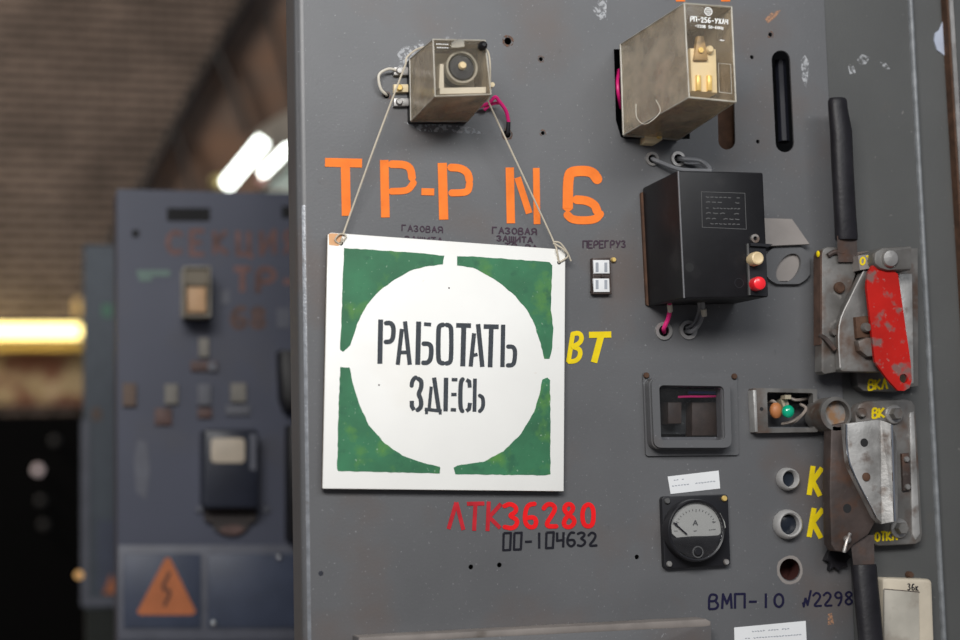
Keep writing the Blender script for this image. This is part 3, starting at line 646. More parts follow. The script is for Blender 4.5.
b.frame(XZ([(718, 63), (731, 64), (732, 94), (719, 92.5)], PD), XZ([(718.6, 63.6), (730.4, 64.6), (731.3, 93.2), (719.6, 91.8)], PD), PD - .0002, PD + .0001); b.build('print_frame', 'clear_edge', r2)
b = MB(); b.prism(XZ([(644, 134), (662, 134), (662, 140), (656, 144), (644, 143)], .012), 0, .014, .001); t = b.build('clamp', 'cream_part', r2)
screw(659, 136.5, .014, .0032, 'gold', t, .004)
b = MB(); wire(b, [(619, 70, -.02), (617.5, 82, -.006), (618.5, 95, -.006), (621, 108, -.02)], .0022); b.build('wire', 'magenta', r2, 'magenta wire')

# ------------------------------------------------------------------ black motor breaker
BD = .088
br = thing('circuit_breaker', 'black box circuit breaker with a red and a cream push button', 'circuit breaker', at(690, 306, 0))
b = MB(); fr_ = rr([(676.9, 170.5), (763, 172.5), (768.5, 297), (683, 298.4)], 2, BD); bk_ = rr([(642.8, 187.5), (735, 191), (737, 303.5), (648.6, 306)], 2, .004)
b.loops([[(x, -.004, z) for x, z in bk_], [(x, -BD + .0014, z) for x, z in fr_], [(x, -BD + .0004, z) for x, z in offset(fr_, .0004)], [(x, -BD, z) for x, z in offset(fr_, .0014)]]); b.build('body', 'black', br)
b = MB(); b.prism(rr([(640.8, 192), (730, 194), (733, 303), (646.5, 305.5)], 2, .004), 0, .004); b.build('back_board', 'rust', br)
c1, c2 = at(678.2, 171, BD), at(684.2, 298, BD)
b = MB(); b.tube([c1, c2], .0010, 6); b.build('corner_glint', mat('grey_glint', (.13, .13, .14), .35), br, 'painted grey glint along the corner')  # pale line puts a glint into the breaker's front corner
b = MB(); pl = XZ([(701, 191.5), (745, 193), (746.5, 229.5), (702, 227.5)], BD); b.frame(pl, offset(pl, .0006), BD - .0002, BD + .0003)
for y, n in ((197, 8), (202, 6), (208, 10), (213, 5), (218.5, 6), (223.5, 8)): scribble(b, 706, y, 741, y + 1, .9, BD, n, .6)
b.build('engraved_plate', 'pale_print', br, 'engraved rating frame')
b = MB(); b.prism(XZ([(747, 243.5), (765.5, 244.5), (767.5, 296), (749, 295)], BD + .002), BD - .001, BD + .002); pp = b.build('button_plate', 'meter_black', br)
b = MB(); b.prism(XZ([(747, 243.5), (748.5, 243.5), (750.5, 295), (749, 295)], BD + .0028), BD, BD + .003); b.build('plate_rib', 'pale_print', pp)
b = MB(); b.prism(XZ([(750, 243), (772, 244.5), (768, 247), (750, 246)], BD + .004), BD, BD + .006); b.build('plate_ledge', 'meter_black', pp)
for y, m, nm in ((258, 'cream_button', 'cream button'), (283, 'red_button', 'red button')):
    b = MB(); c = at(758.3 if y == 258 else 760.3, y, BD + .016); b.lathe((c.x, c.z), [(.0075, BD + .001), (.0078, BD + .012), (.007, BD + .015), (.0055, BD + .016)] + ([(.004, BD + .0155)] if y == 258 else []), 26); b.build('push_button', m, br, nm)
b = MB(); c = at(755, 238.5, BD); b.frame(circ(755, 238.5, 4.4, BD + .002), circ(755, 238.5, 2.2, BD + .002), BD - .001, BD + .003); b.build('socket_ring', 'bright_steel', br)
b = MB(); b.prism(circ(689.5, 267.5, 4.6, BD), BD - .001, BD + .0003); b.build('screw_recess', 'dark', br)
b = MB(); b.frame(circ(739, 283, 5, BD), circ(739, 283, 4.3, BD), BD - .001, BD + .0004); b.build('moulded_ring', 'meter_black', br)
b = MB(); b.prism(XZ([(655, 256), (657, 256), (657, 300), (655.5, 300)], .05), .0, .0005); 
b = MB(); wire(b, [(664, 332, -.006), (664, 328, .007), (668, 319, .012), (670, 309, .02), (669, 300, .03)], .0026); b.build('wire', 'magenta', br, 'magenta wire')
b = MB(); wire(b, [(670.3, 311, .019), (669.5, 304, .026)], .0031); b.build('wire_tip', 'white_wire', br)
b = MB(); wire(b, [(686, 331, -.006), (692, 331, .008), (699, 324, .014), (703, 311, .018), (702, 300, .03)], .0028); wire(b, [(686, 328, -.004), (694, 324, .008), (699, 311, .014), (699, 300, .03)], .0022); b.build('wire', 'grey_wire', br, 'grey wires')
b = MB(); wire(b, [(704, 316, .017), (703.5, 309, .020)], .0036); b.build('wire_sleeve', 'white_wire', br)
b = MB(); wire(b, [(652, 159, -.006), (655, 160, .006), (672, 167, .01), (685, 170, .012), (712, 171, .03)], .0026)
wire(b, [(678, 159, -.006), (683, 159, .008), (700, 161, .012), (709, 168, .02), (712, 178, .03)], .0030); wire(b, [(684, 162, .006), (690, 163, .008), (702, 164, .012), (710, 172, .02)], .0022); b.build('wire', 'grey_wire', br, 'grey wires looping over the breaker')

# ------------------------------------------------------------------ overload flag relay
fl = thing('flag_indicator', 'tiny white two-window flag indicator under the ПЕРЕГРУЗ caption', 'indicator', at(601, 294, 0))
b = MB(); b.prism(XZ([(592.5, 258), (610.5, 257.5), (612, 294), (593, 294)], .008), 0, .008, .001); b.build('housing', 'brown_steel', fl)
b = MB()
for y0_, y1_ in ((260, 273.5), (278.5, 292)): b.prism(XZ([(593.3, y0_), (609.3, y0_), (609.8, y1_), (594, y1_)], .010), .007, .010, .0006)
b.build('flag_window', 'paper', fl)
b = MB()
for x in (595.7, 604.5):
    for y0_, y1_ in ((262.5, 272), (280, 289)): b.prism(XZ([(x, y0_), (x + 2.8, y0_), (x + 2.8, y1_), (x, y1_)], .0103), .009, .0104)
b.build('flag_stripe', 'print', fl)
b = MB(); c = at(603, 275.6, .012); b.lathe((c.x, c.z), [(.002, .007), (.002, .011), (.0012, .012)], 12); b.stroke([(594, 275.8), (609, 275.8)], 2, .0085, .0005); b.build('pivot', 'brown_steel', fl)
screw(613, 260, 0, .003, 'gold', fl, .004); screw(591.5, 292, 0, .002, 'brown_steel', fl, .003)

# ------------------------------------------------------------------ windowed relay (recessed)
wr = thing('window_relay', 'square recessed relay behind dusty glass above the round meter', 'relay', at(692, 455, 0))
fo, fi = rr([(643, 372), (737, 373.5), (739, 455), (646, 456)], 3, .003), rr([(652, 383), (727, 384), (728, 442), (655, 443)], 3, .003)
b = MB(); b.frame(fo, fi, 0, .003); b.build('flange', 'panel', wr)
fo, fi = rr([(650, 377), (731, 378), (733, 449), (653, 449)], 9, .020), rr([(660, 386), (723, 387), (724.5, 440), (662, 440)], 4, .020)
b = MB(); b.frame(fo, fi, 0, .016); b.frame(offset(fo, .0015), offset(fi, -.001), .015, .020); b.build('bezel', 'panel', wr)
b = MB(); b.prism(offset(fi, -.001), .012, .0135); b.build('glass', 'glass', wr)
b = MB(); b.prism(XZ([(655, 392), (724, 392), (724, 434), (655, 434)], -.03), -.034, -.03); b.build('back_plate', mat('dusty_dark_plate', (.02, .022, .023), .7, 0, .5, 120, spots=(((.09, .095, .09), 260, .60, .68, .7),)), wr)
b = MB(); b.prism(XZ([(668, 402), (682, 402), (682, 424), (668, 424)], -.01), -.03, -.01, .002); b.prism(XZ([(692, 402), (718, 402), (718, 436), (692, 436)], -.012), -.03, -.012, .002); b.build('coil', 'copper', wr)
b = MB(); wire(b, [(678, 397, -.004), (690, 396.5, -.002), (703, 396.5, -.002), (720, 396, -.004)], .0014); b.build('wire', 'magenta', wr, 'magenta wire')
b = MB(); wire(b, [(688, 392.5, -.005), (704, 392.5, -.004), (720, 393, -.005)], .0018); b.build('wire', 'blue_wire', wr, 'blue wire')
screw(646, 375.5, .003, .0035, 'rust', wr); screw(734, 376.5, .003, .0035, 'rust', wr)

# ------------------------------------------------------------------ lamp socket with green lens
sg = thing('signal_lamp', 'open rectangular lamp unit with a green lens and bare wiring', 'signal lamp', at(786, 434, 0))
fo, fi = rr([(753, 388), (817, 389), (818, 432), (755, 433)], 2, .012), rr([(767, 392), (813, 393), (814, 428), (768, 428)], 2, .012)
b = MB(); b.frame(fo, fi, 0, .012); b.build('surround', 'lever_paint', sg)
b = MB(); b.prism(XZ([(753, 390), (756.5, 390), (758, 432), (755, 432)], .0135), .0, .0137, .001); b.build('bright_edge', 'bright_steel', sg)
b = MB(); b.prism(XZ([(764, 390), (818, 390), (818, 432), (764, 432)], -.02), -.024, -.02); b.build('back_plate', mat('grey_dark_plate', (.06, .06, .065), .6, 0, .6, 60), sg)
c = at(788, 411.5, .01); b = MB(); b.ball(c, .0078, 18, (1, .8, 1)); b.build('lens', 'green_lens', sg, 'green lens')
c = at(776, 410.5, .002); b = MB(); b.ball(c, .0088, 16, (.9, .7, 1.1)); b.build('capacitor', 'orange_part', sg)
b = MB()
for pts in ([(786, 396, -.008), (785, 402, .002), (788, 408, .004)], [(800, 404, -.006), (806, 409, .003), (797, 420, .002), (790, 424, -.004)], [(769, 403, -.008), (773, 401, .002), (778, 405, .001)], [(782, 424, -.006), (793, 421, .004), (806, 412, -.004)], [(786, 394, -.006), (795, 400, .003), (808, 398, -.006)]): wire(b, pts, .0018, 6)
b.build('wire', mat('dull_bare_wire', (.26, .22, .19), .6, 0, .4, 80), sg)
b = MB(); b.prism(XZ([(781, 400), (786, 397), (789, 404), (784, 409)], .004), -.01, .004); b.prism(XZ([(785, 395), (791, 395), (791, 399), (785, 399)], .0125), .001, .0125); b.build('clip', mat('dull_cream_clip', (.40, .35, .25), .6), sg)
b = MB(); b.prism(circ(761.5, 409, 2, .012, 10), .0118, .0123); b.build('hole', 'dark', sg)

# ------------------------------------------------------------------ ammeter
mt = thing('meter', 'black square-flanged meter with a round pale dial', 'meter', at(697, 568, 0))
b = MB(); b.prism(rr([(661.8, 496.5), (728, 494.3), (730.7, 565.5), (664.5, 569)], 4, .008), 0, .008, .001); b.build('flange', 'meter_black', mt)
c = at(696.8, 530.5, .024); k = sc(696.8, 530.5, .024)
b = MB(); R = 31.5 * k; b.lathe((c.x, c.z), [(R, .006), (R, .021), (R * .985, .0235), (R * .95, .0245), (R * .90, .0235), (R * .89, .018), (R * .5, .018)], 48); b.build('bezel', 'meter_black', mt)
dl = zc([(135, 290), (142, 240), (180, 190), (240, 150), (310, 138), (390, 158), (450, 210), (478, 265), (485, 300), (440, 350), (370, 355), (270, 356), (170, 365), (142, 340)], 650, 480.5, 6.4)
b = MB(); b.prism(XZ(dl, .0195), .017, .0195); b.build('dial', 'dial', mt, 'pale grey dial')
b = MB()
for i in range(15):
    a = math.radians(155 - i * 130 / 14); l = 3.2 if i % 7 == 0 else 2
    x, y = 696 + 22 * math.cos(a), 531 - 22 * math.sin(a); b.stroke([(x, y), (x - l * math.cos(a), y + l * math.sin(a))], .7, .0195, .0001)
write(b, 'А', 693, 525.5, 697.5, 525.5, 5, 1.1, .0195, 1); scribble(b, 709, 530, 716, 529.5, .8, .0195, 4, .4); scribble(b, 674, 531, 678, 531, .8, .0195, 3, .4); scribble(b, 692, 531, 697, 531, .8, .0195, 3, .4); scribble(b, 712, 522, 716, 521, .9, .0195, 3, .4)
b.build('dial_scale', 'pale_print', mt)
b = MB(); b.stroke([(673.5, 522.5), (687, 534.5)], 1.5, .0212, .0004); b.prism(circ(676, 524.3, 1.6, .0212, 10), .0208, .0215); b.build('needle', 'black_ink', mt)
b = MB(); b.prism(XZ(zc([(118, 360), (170, 367), (280, 357), (380, 355), (445, 350), (487, 318), (470, 400), (420, 460), (340, 495), (260, 495), (180, 450), (135, 405)], 650, 480.5, 6.4), .0225), .017, .0225, .001); b.build('lower_cover', 'black', mt)
b = MB(); b.lathe((at(698, 552, .0245).x, at(698, 552, .0245).z), [(.0045, .022), (.0045, .0245), (.0035, .0255)], 20); b.build('zero_screw', 'meter_black', mt)
b = MB(); b.frame(circ(698, 552, 6, .0232), circ(698, 552, 4.8, .0232), .022, .0234); b.build('zero_ring', 'pale_print', mt)
b = MB(); b.lathe((c.x, c.z), [(R * .9, .0228), (R * .9, .0235)], 40); b.build('glass', 'glass', mt)
for x, y, m in ((667, 501, 'pale_print'), (724, 498.5, 'gold'), (669, 564, 'bright_steel'), (726, 562, 'steel')): screw(x, y, .008, .0034, m, mt)

# ------------------------------------------------------------------ push-button collars
for y, r, lab in ((479, 11.5, 'upper steel collar of two empty push-button sockets beside yellow letters'), (524.5, 15, 'lower steel collar of two empty push-button sockets beside yellow letters')):
    t = thing('button_collar', lab, 'push button', at(791, y, 0), 'empty push-button collars')
    c = at(791, y, .012); k = sc(791, y, .012); rr_ = r * k
    b = MB(); n = 36
    L = [(rr_, 0), (rr_, .004), (rr_ * .93, .010), (rr_ * .80, .012), (rr_ * .70, .010), (rr_ * .66, -.006)]
    b.loops([[(c.x + q * math.cos(2 * PI * i / n), -d, c.z + q * math.sin(2 * PI * i / n)) for i in range(n)] for q, d in L], False, False); b.build('collar', 'bright_ring', t)
    b = MB(); b.lathe((c.x, c.z), [(rr_ * .68, -.006), (rr_ * .68, .002), (rr_ * .6, .003)], 30); b.build('button_face', mat('dark_blue_glass', (.012, .016, .024), .25), t)

# ------------------------------------------------------------------ paper labels
def paper(px4, label, rows, d=.0):
    p = MB(); p.prism(XZ(px4, d), d, d + .0005); o = p.build('paper_label', 'paper'); tag(o, label, 'label')
    for (x0, y0, x1, y1, n) in rows:
        s = MB(); scribble(s, x0, y0, x1, y1, .9, d + .0005, n, .5); s.build('print_row', 'print', o)
paper([(667.5, 476.5), (718.5, 470.5), (720, 488.5), (670.5, 494)], 'small white printed paper label stuck just above the round meter', [(671, 480.5, 690, 478.5, 7), (672, 486, 716, 481, 15)], .0)
paper([(734, 627.5), (805.5, 620.8), (807.5, 660), (735, 664)], 'white paper label cut off by the bottom edge below the blue ВМП-10', [(752, 631.5, 790, 628.5, 14), (745, 638.5, 802, 634.5, 20)], .0)

# ------------------------------------------------------------------ upper switch drive with the red tab
Z9 = lambda p: zc(p, 800, 235, 3.877)
up = thing('switch_drive', 'upper rusty lever switch drive with a scuffed red tab', 'lever switch', at(865, 390, 0))
b = MB(); b.prism(XZ([(853, 252), (918, 248), (918.5, 386), (905, 388), (896, 392), (864, 391), (858, 386), (856, 372)], .012), -.0036, .012, .001); b.build('base_plate', 'lever_paint', up)
b = MB(); b.prism(XZ(Z9([(85, 70), (92, 52), (110, 45), (150, 47), (190, 60), (225, 105), (215, 160), (150, 350), (152, 530), (95, 540), (83, 528), (84, 400)]), .034), .018, .034, .002); b.build('housing', 'lever_paint', up)
b = MB(); b.prism(XZ(Z9([(79, 76), (86, 58), (89, 420), (80, 425)]), .0335), .0165, .0335, .001); b.build('side_strap', 'rust_dark', up)
b = MB(); b.ball(at(818, 254, .029), .0036, 10, (.5, .9, 1.1)); b.build('paint_dab', 'yellow', up)
for q_ in ((110, 110), (110, 480)):
    c = at(*Z9([q_])[0], .02); b = MB(); b.lathe((c.x, c.z), [(.006, 0), (.006, .019)], 14); b.build('stand_off', 'brown_steel', up)
cam_pl = Z9([(245, 140), (200, 230), (150, 355), (155, 520), (165, 530), (312, 532), (310, 470), (285, 330), (262, 190), (272, 128)])
b = MB(); b.prism(XZ(cam_pl, .046), .035, .046, .0025); b.build('cam_plate', 'lever_paint', up)
b = MB(); b.tube(curve([at(x, y, .0455) for x, y in Z9([(250, 135), (200, 235), (152, 352), (156, 515)])], 4), .0011, 8); b.build('worn_rim', mat('dull_worn_rim', (.36, .345, .33), .5, .3, .25, 60), up, 'worn bright rim')
b = MB(); b.prism(XZ(Z9([(378, 150), (436, 150), (442, 575), (415, 580), (405, 420)]), .040), .010, .040, .0015); b.build('metal_strip', 'bright_steel', up)
b = MB(); b.prism(XZ(Z9([(215, 318), (268, 312), (275, 395), (222, 400)]), .052), .044, .052, .001); b.build('latch', 'rust', up)
screw(*Z9([(252, 360)])[0], .052, .0058, 'lever_paint', up, .007, 'bolt'); 
b = MB(); b.prism(XZ(Z9([(225, 410), (262, 395), (300, 400), (300, 470), (262, 472), (232, 448)]), .056), .044, .056, .003); b.build('pawl', 'lever_paint', up)
screw(*Z9([(150, 205)])[0], .034, .0068, 'rust', up, .005, 'bolt'); screw(*Z9([(125, 378)])[0], .034, .0045, 'lever_paint', up, .006, 'bolt')
b = MB(); b.tube([at(*Z9([(78, 388)])[0], .03), at(*Z9([(100, 402)])[0], .038), at(*Z9([(136, 446)])[0], .042)], .0028, 8); b.build('split_pin', 'brown_steel', up)
b = MB(); b.tube(curve([at(*p, .036) for p in Z9([(108, 80), (135, 66), (160, 72), (190, 62), (215, 95)])]), .003, 8); b.build('spring_strip', 'brown_steel', up)
redp = Z9([(280, 118), (300, 122), (352, 130), (380, 152), (400, 290), (430, 500), (434, 560), (425, 592), (405, 604), (380, 603), (340, 560), (290, 490), (275, 350), (258, 200), (262, 150)])
b = MB()
rp_ = XZ(redp, .060)
mbr = curve_sheet(rp_, [circ(*Z9([(402, 556)])[0], 4.6, .060, 18)], -.060, .004, 'r'); red = mbr.build('red_tab', 'red_plate', up, 'scuffed red tab')
b = MB(); tabo = Z9([(288, 95), (292, 65), (320, 48), (430, 42), (436, 48), (436, 128), (430, 135), (340, 137), (310, 128), (292, 112)]); b.prism(XZ(tabo, .066), .010, .066, .003); b.build('hinge_block', 'lever_paint', up)
c = at(*Z9([(346, 92)])[0], .066); b = MB(); b.lathe((c.x, c.z), [(.0105, .062), (.0105, .068), (.009, .070), (.004, .071)], 24); b.build('hinge_pin', 'steel', up)
b = MB(); write(b, 'ОТ', 860.5, 264.5, 871, 262, 7, 1.5, .0121, .8)
o_ = b.build('painted_letters', 'yellow', up)
b = MB(); b.prism(XZ([(858, 255.5), (873, 254), (873, 268), (860, 270)], .0500), .012, .050); b.build('letter_plate', 'bare', up)
b = MB(); write(b, 'ОТ', 860.2, 265.5, 872, 263.5, 8, 1.7, .0502, .8); b.build('painted_letters', 'yellow', up); b = MB(); write(b, 'ВКЛ', 868.5, 390, 888.5, 389, 10, 2.0, .0122, .8); b.build('painted_letters', 'yellow', up)
bpy.data.objects.remove(o_)
# grip
b = MB(); b.loops([[at(849, 243, d) for d in (.036,)][0:0] or [at(838, 262, .030), at(858, 262, .030), at(858, 262, .038), at(838, 262, .038)], [at(837, 236, .030), at(856.5, 236, .030), at(856.5, 236, .040), at(837, 236, .040)]]); b.build('lever_bar', 'brown_steel', up)
def grip(pts, parent, fl=.7):
    b = MB(); n = 14; ls = []
    for x0, x1, y, d in pts:
        a, c = at(x0, y, d), at(x1, y, d); cen = (a + c) / 2; r = (c - a).length / 2
        ls.append([cen + Vector((r * math.cos(2 * PI * i / n), -r * fl * math.sin(2 * PI * i / n), 0)) for i in range(n)])
    b.loops(ls); return b.build('grip', 'black_rubber', parent, 'black rubber grip')
grip([(829.5, 845, 98.5, .040), (828.3, 846.5, 101, .040), (828.6, 847, 108, .040), (830.5, 851.5, 132, .040), (832, 853, 170, .040), (834.5, 855.5, 215, .038), (835.5, 857.2, 238, .036), (836, 857, 240, .036)], up)

# ------------------------------------------------------------------ lower switch drive
ZC = lambda p: zc(p, 810, 385, 3.767)
lo = thing('switch_drive', 'lower bare-steel lever switch drive with a brown arm and black grip', 'lever switch', at(870, 545, 0))
bo = XZ(ZC([(170, 110), (185, 72), (215, 60), (350, 52), (385, 58), (398, 78), (412, 300), (426, 560), (420, 588), (400, 600), (260, 608), (232, 596), (200, 400)]), .012)
b = MB(); b.prism(bo, -.0036, .012, .003); b.build('base_plate', 'lever_paint', lo)
b = MB(); b.prism(XZ(ZC([(375, 105), (392, 100), (415, 560), (398, 585), (385, 560)]), .014), .010, .0142, .001); b.build('edge_flange', 'bright_steel', lo)
ring_o, ring_i = circ(*ZC([(98, 108)])[0], 17, .040, 28), circ(*ZC([(104, 108)])[0], 13.4, .040, 28)
b = MB(); b.frame(ring_o, ring_i, .0, .040); b.build('ring_housing', 'lever_paint', lo)
b = MB(); b.prism(circ(*ZC([(104, 108)])[0], 13.8, .030, 24), .005, .030); b.build('ring_disc', mat('stained_grey_disc', (.24, .23, .22), .5, 0, .2, 30, spots=(((.26, .13, .05), 40, .5, .62, .9),)), lo)
arm = ZC([(80, 152), (135, 140), (152, 300), (255, 500), (222, 562), (165, 602), (140, 632), (96, 625), (80, 600), (74, 400)])
b = MB(); b.prism(XZ(arm, .040), .023, .040, .002); b.build('arm', 'brown_steel', lo)
c = at(*ZC([(125, 250)])[0], .024); b = MB(); b.lathe((c.x, c.z), [(.009, -.0), (.009, .024)], 20); b.build('arm_pivot', 'brown_steel', lo)
brk = ZC([(135, 145), (250, 130), (268, 133), (272, 522), (250, 500), (150, 300)])
b = MB(); b.prism(XZ(brk, .052), .036, .052, .002); b.build('bracket', 'bright_steel', lo)
# folded right wing of the bracket: two leaning faces
P = lambda x, y, d: at(*ZC([(x, y)])[0], d)
for q in ([(266, 133, .052), (306, 147, .060), (318, 514, .060), (270, 523, .052)], [(306, 147, .060), (326, 205, .040), (332, 508, .040), (318, 514, .060)]):
    b = MB(); pts = [P(*t) for t in q]; b.loops([pts, [p + Vector((0, .004, 0)) for p in pts]]); b.build('bracket_wing', 'bright_steel', lo)
b = MB(); b.tube([P(307, 150, .060), P(319, 512, .060)], .0014, 8); b.tube(curve([P(137, 148, .0515), P(150, 298, .0515), P(250, 498, .0515)], 4), .0012, 8); b.build('worn_rim', 'chrome', lo, 'bright worn fold')
b = MB(); b.prism(circ(*ZC([(204, 217)])[0], 4.3, .052, 18), .0515, .0523); b.prism(circ(*ZC([(140, 465)])[0], 4.6, .040, 18), .0395, .0403); b.build('hole', 'dark', lo)
screw(*ZC([(211, 346)])[0], .052, .0050, 'rust', lo, .002, 'rivet')
for p in ((332, 108), (352, 540)):
    x, y = ZC([p])[0]; b = MB(); c = at(x, y, .024); b.lathe((c.x, c.z), [(.0115, .012), (.0115, .015), (.0105, .016)], 24); t = b.build('washer', 'steel', lo)
    b = MB(); b.lathe((c.x, c.z), [(.0075, .015), (.0075, .023), (.0065, .025)], 6); b.build('hex_bolt', 'lever_paint', t)
b = MB(); b.prism(XZ(ZC([(346, 258), (374, 255), (382, 395), (352, 400)]), .016), .011, .016, .001); t = b.build('rivet_strip', 'brown_steel', lo)
for p in ((362, 280), (366, 384)): screw(*ZC([p])[0], .016, .0036, 'steel', t, .003, 'rivet')
screw(*ZC([(190, 105)])[0], .012, .0062, 'lever_paint', lo, .006, 'bolt')
b = MB(); b.tube([P(150, 560, .042), P(138, 590, .046), P(128, 630, .044)], .0022, 8); b.ball(P(140, 582, .042), .0048, 10); b.build('split_pin', 'steel', lo)
b = MB(); write(b, 'ВКЛ', 872.5, 418, 892, 417, 9.5, 2.0, .0122, .8); b.build('painted_letters', 'yellow', lo, 'yellow stencilled ВКЛ'); b = MB(); write(b, 'ОТКЛ', 875, 541.5, 898, 540, 9, 2.0, .0122, .8); b.build('painted_letters', 'yellow', lo, 'yellow stencilled ОТКЛ')
b = MB(); b.loops([[at(850, 535, d) for d in (.02,)] + [at(874, 535, .02), at(874, 535, .034), at(850, 535, .034)], [at(853.5, 568, .024), at(874.5, 568, .024), at(874.5, 568, .040), at(853.5, 568, .040)]]); b.build('lever_bar', 'brown_steel', lo)
grip([(852.3, 875.3, 564.5, .040), (851.8, 876, 567, .040), (853, 877, 580, .042), (856, 880, 610, .046), (859, 882.5, 640, .05), (862, 886, 675, .054), (865, 888, 690, .056)], lo)
# ragged black boot under the arm
b = MB(); bt_ = []
for i in range(26):
    a = 2 * PI * i / 26; r = 12 + (4 if i % 3 == 0 else 0) * (1 if math.sin(a) > -.2 else 0) + random.uniform(-1, 1); bt_.append((838 + r * .85 * math.cos(a), 557 + r * .95 * math.sin(a)))
b.prism(XZ(bt_, .008), 0, .008, .001); b.build('torn_boot', 'black_rubber', lo, 'torn black rubber boot')

# ------------------------------------------------------------------ cream wall switch
sw = thing('light_switch', 'dirty cream rocker switch marked 36к at the bottom right corner', 'switch', at(908, 640, 0))
b = MB(); b.prism(rr([(882.5, 577.5), (932.5, 579), (936.5, 690), (884.5, 690)], 5, .014), -.0036, .014, .004); b.build('plate', 'beige', sw)
b = MB(); b.prism(XZ([(884.5, 589.5), (919, 592.5), (920.5, 676), (884.5, 676)], .0165), .013, .0165, .0008); b.build('rocker', 'grey_rocker', sw)
b = MB(); b.stroke([(884, 589.2), (919.5, 592.2)], 1.3, .0144, .0003); b.build('rocker_gap', 'brown_steel', sw)
b = MB(); write(b, '36к', 907.5, 590, 920, 591, 6.5, 1.0, .0142, .7); b.build('inked_mark', 'black_ink', sw)
screw(908, 574.5, -.0036, .004, 'rust', sw, .008, 'rusty_screw')

# ------------------------------------------------------------------ second cabinet (behind, left)
Y2 = 1.2; D2 = -Y2
tl = at(117, 189, D2); xr = tl.x + .72
cb = thing('control_cabinet', 'blurred blue-grey relay cabinet behind the left edge of the main panel', 'control cabinet', (tl.x + .35, Y2, 0))
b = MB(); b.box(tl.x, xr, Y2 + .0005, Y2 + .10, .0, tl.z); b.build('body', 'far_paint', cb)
def p2(mb, pl, h=.002, base=0): mb.prism(XZ(pl, D2 + h), D2 + base - .0005, D2 + h)
def rect(x0, y0, x1, y1): return [(x0, y0), (x1, y0), (x1, y1), (x0, y1)]
for q_ in (rect(167, 208, 210, 221), rect(282, 206, 312, 218), rect(132, 230, 139, 237)):
    b = MB(); p2(b, q_, .001); b.build('vent_slot', 'dark', cb)
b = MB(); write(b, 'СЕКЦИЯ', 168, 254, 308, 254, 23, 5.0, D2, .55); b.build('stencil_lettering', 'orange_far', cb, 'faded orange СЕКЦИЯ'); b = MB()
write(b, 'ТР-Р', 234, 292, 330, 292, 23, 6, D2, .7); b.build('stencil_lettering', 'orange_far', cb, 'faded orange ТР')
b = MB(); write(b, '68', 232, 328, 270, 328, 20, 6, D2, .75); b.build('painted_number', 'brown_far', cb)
b = MB(); p2(b, rect(137, 270, 170, 276), .001); p2(b, rect(139, 276, 152, 281), .001); b.build('painted_mark', mat('pale_green_mark', (.16, .24, .21), .6), cb)
for q_ in (rect(277, 308, 290, 328), rect(221, 290, 230, 304)):
    b = MB(); p2(b, q_, .002); b.build('small_label', 'far_frame', cb)
def small(px4, depth, m, lab, name='signal_flag'):
    o = MB(); o.prism(XZ(px4, D2 + depth), D2, D2 + depth, .001); return o.build(name, m, cb, None)
M['dull_paper'] = mat('dull_cream_label', (.25, .235, .21), .7)
M['grey_label'] = mat('dull_grey_label', (.16, .165, .19), .7)
M['tan_label'] = mat('tan_label', (.17, .12, .095), .7)
small(rect(199, 338, 209, 357), .012, 'dull_paper', ''); small(rect(191, 361, 218, 371), .008, 'brown_far', '', 'switch_base')
small(rect(208, 362, 217, 371), .012, 'grey_label', '', 'switch_knob')
small(rect(123, 383, 136, 406), .012, 'tan_label', ''); small(rect(165, 384, 178, 404), .012, 'dull_paper', ''); small(rect(198, 384, 211, 405), .012, 'grey_label', ''); small(rect(231, 383, 246, 402), .012, 'dull_paper', '')
small(rect(226, 405, 250, 415), .008, 'grey_label', '', 'switch_base'); small(rect(155, 408, 172, 425), .008, 'brown_far', '', 'switch_base'); small(rect(198, 408, 212, 418), .008, 'brown_far', '', 'switch_base')
b = MB(); p2(b, [(138, 440), (147, 442), (150, 470), (146, 500), (136, 492), (134, 460)], .0008); b.build('worn_patch', 'far_frame', cb)
# lower twin doors
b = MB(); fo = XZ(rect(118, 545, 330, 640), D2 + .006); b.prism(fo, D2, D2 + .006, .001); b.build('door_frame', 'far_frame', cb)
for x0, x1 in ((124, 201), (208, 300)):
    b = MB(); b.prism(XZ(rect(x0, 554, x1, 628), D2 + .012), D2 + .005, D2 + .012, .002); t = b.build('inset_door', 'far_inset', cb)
    if x0 == 124:
        b = MB(); b.prism(XZ([(165.5, 558), (170, 558), (196, 612), (192, 615), (140, 615), (137, 612)], D2 + .0125), D2 + .0118, D2 + .0126); b.build('warning_triangle', mat('orange_warning_paint', (.55, .17, .06), .6), t, 'orange warning triangle')
        b = MB(); b.stroke([(170, 572), (161, 590), (172, 590), (164, 606)], 3.2, D2 + .0127); b.build('bolt_symbol', mat('dark_brown_paint', (.10, .05, .04), .7), t, 'dark lightning bolt')
for x, y in ((279, 557), (214, 623)):  # polished balls added for the bright glints of screws
    b = MB(); b.ball(at(x, y, D2 + .014), .006, 12); b.build('screw_glint', 'chrome', cb)
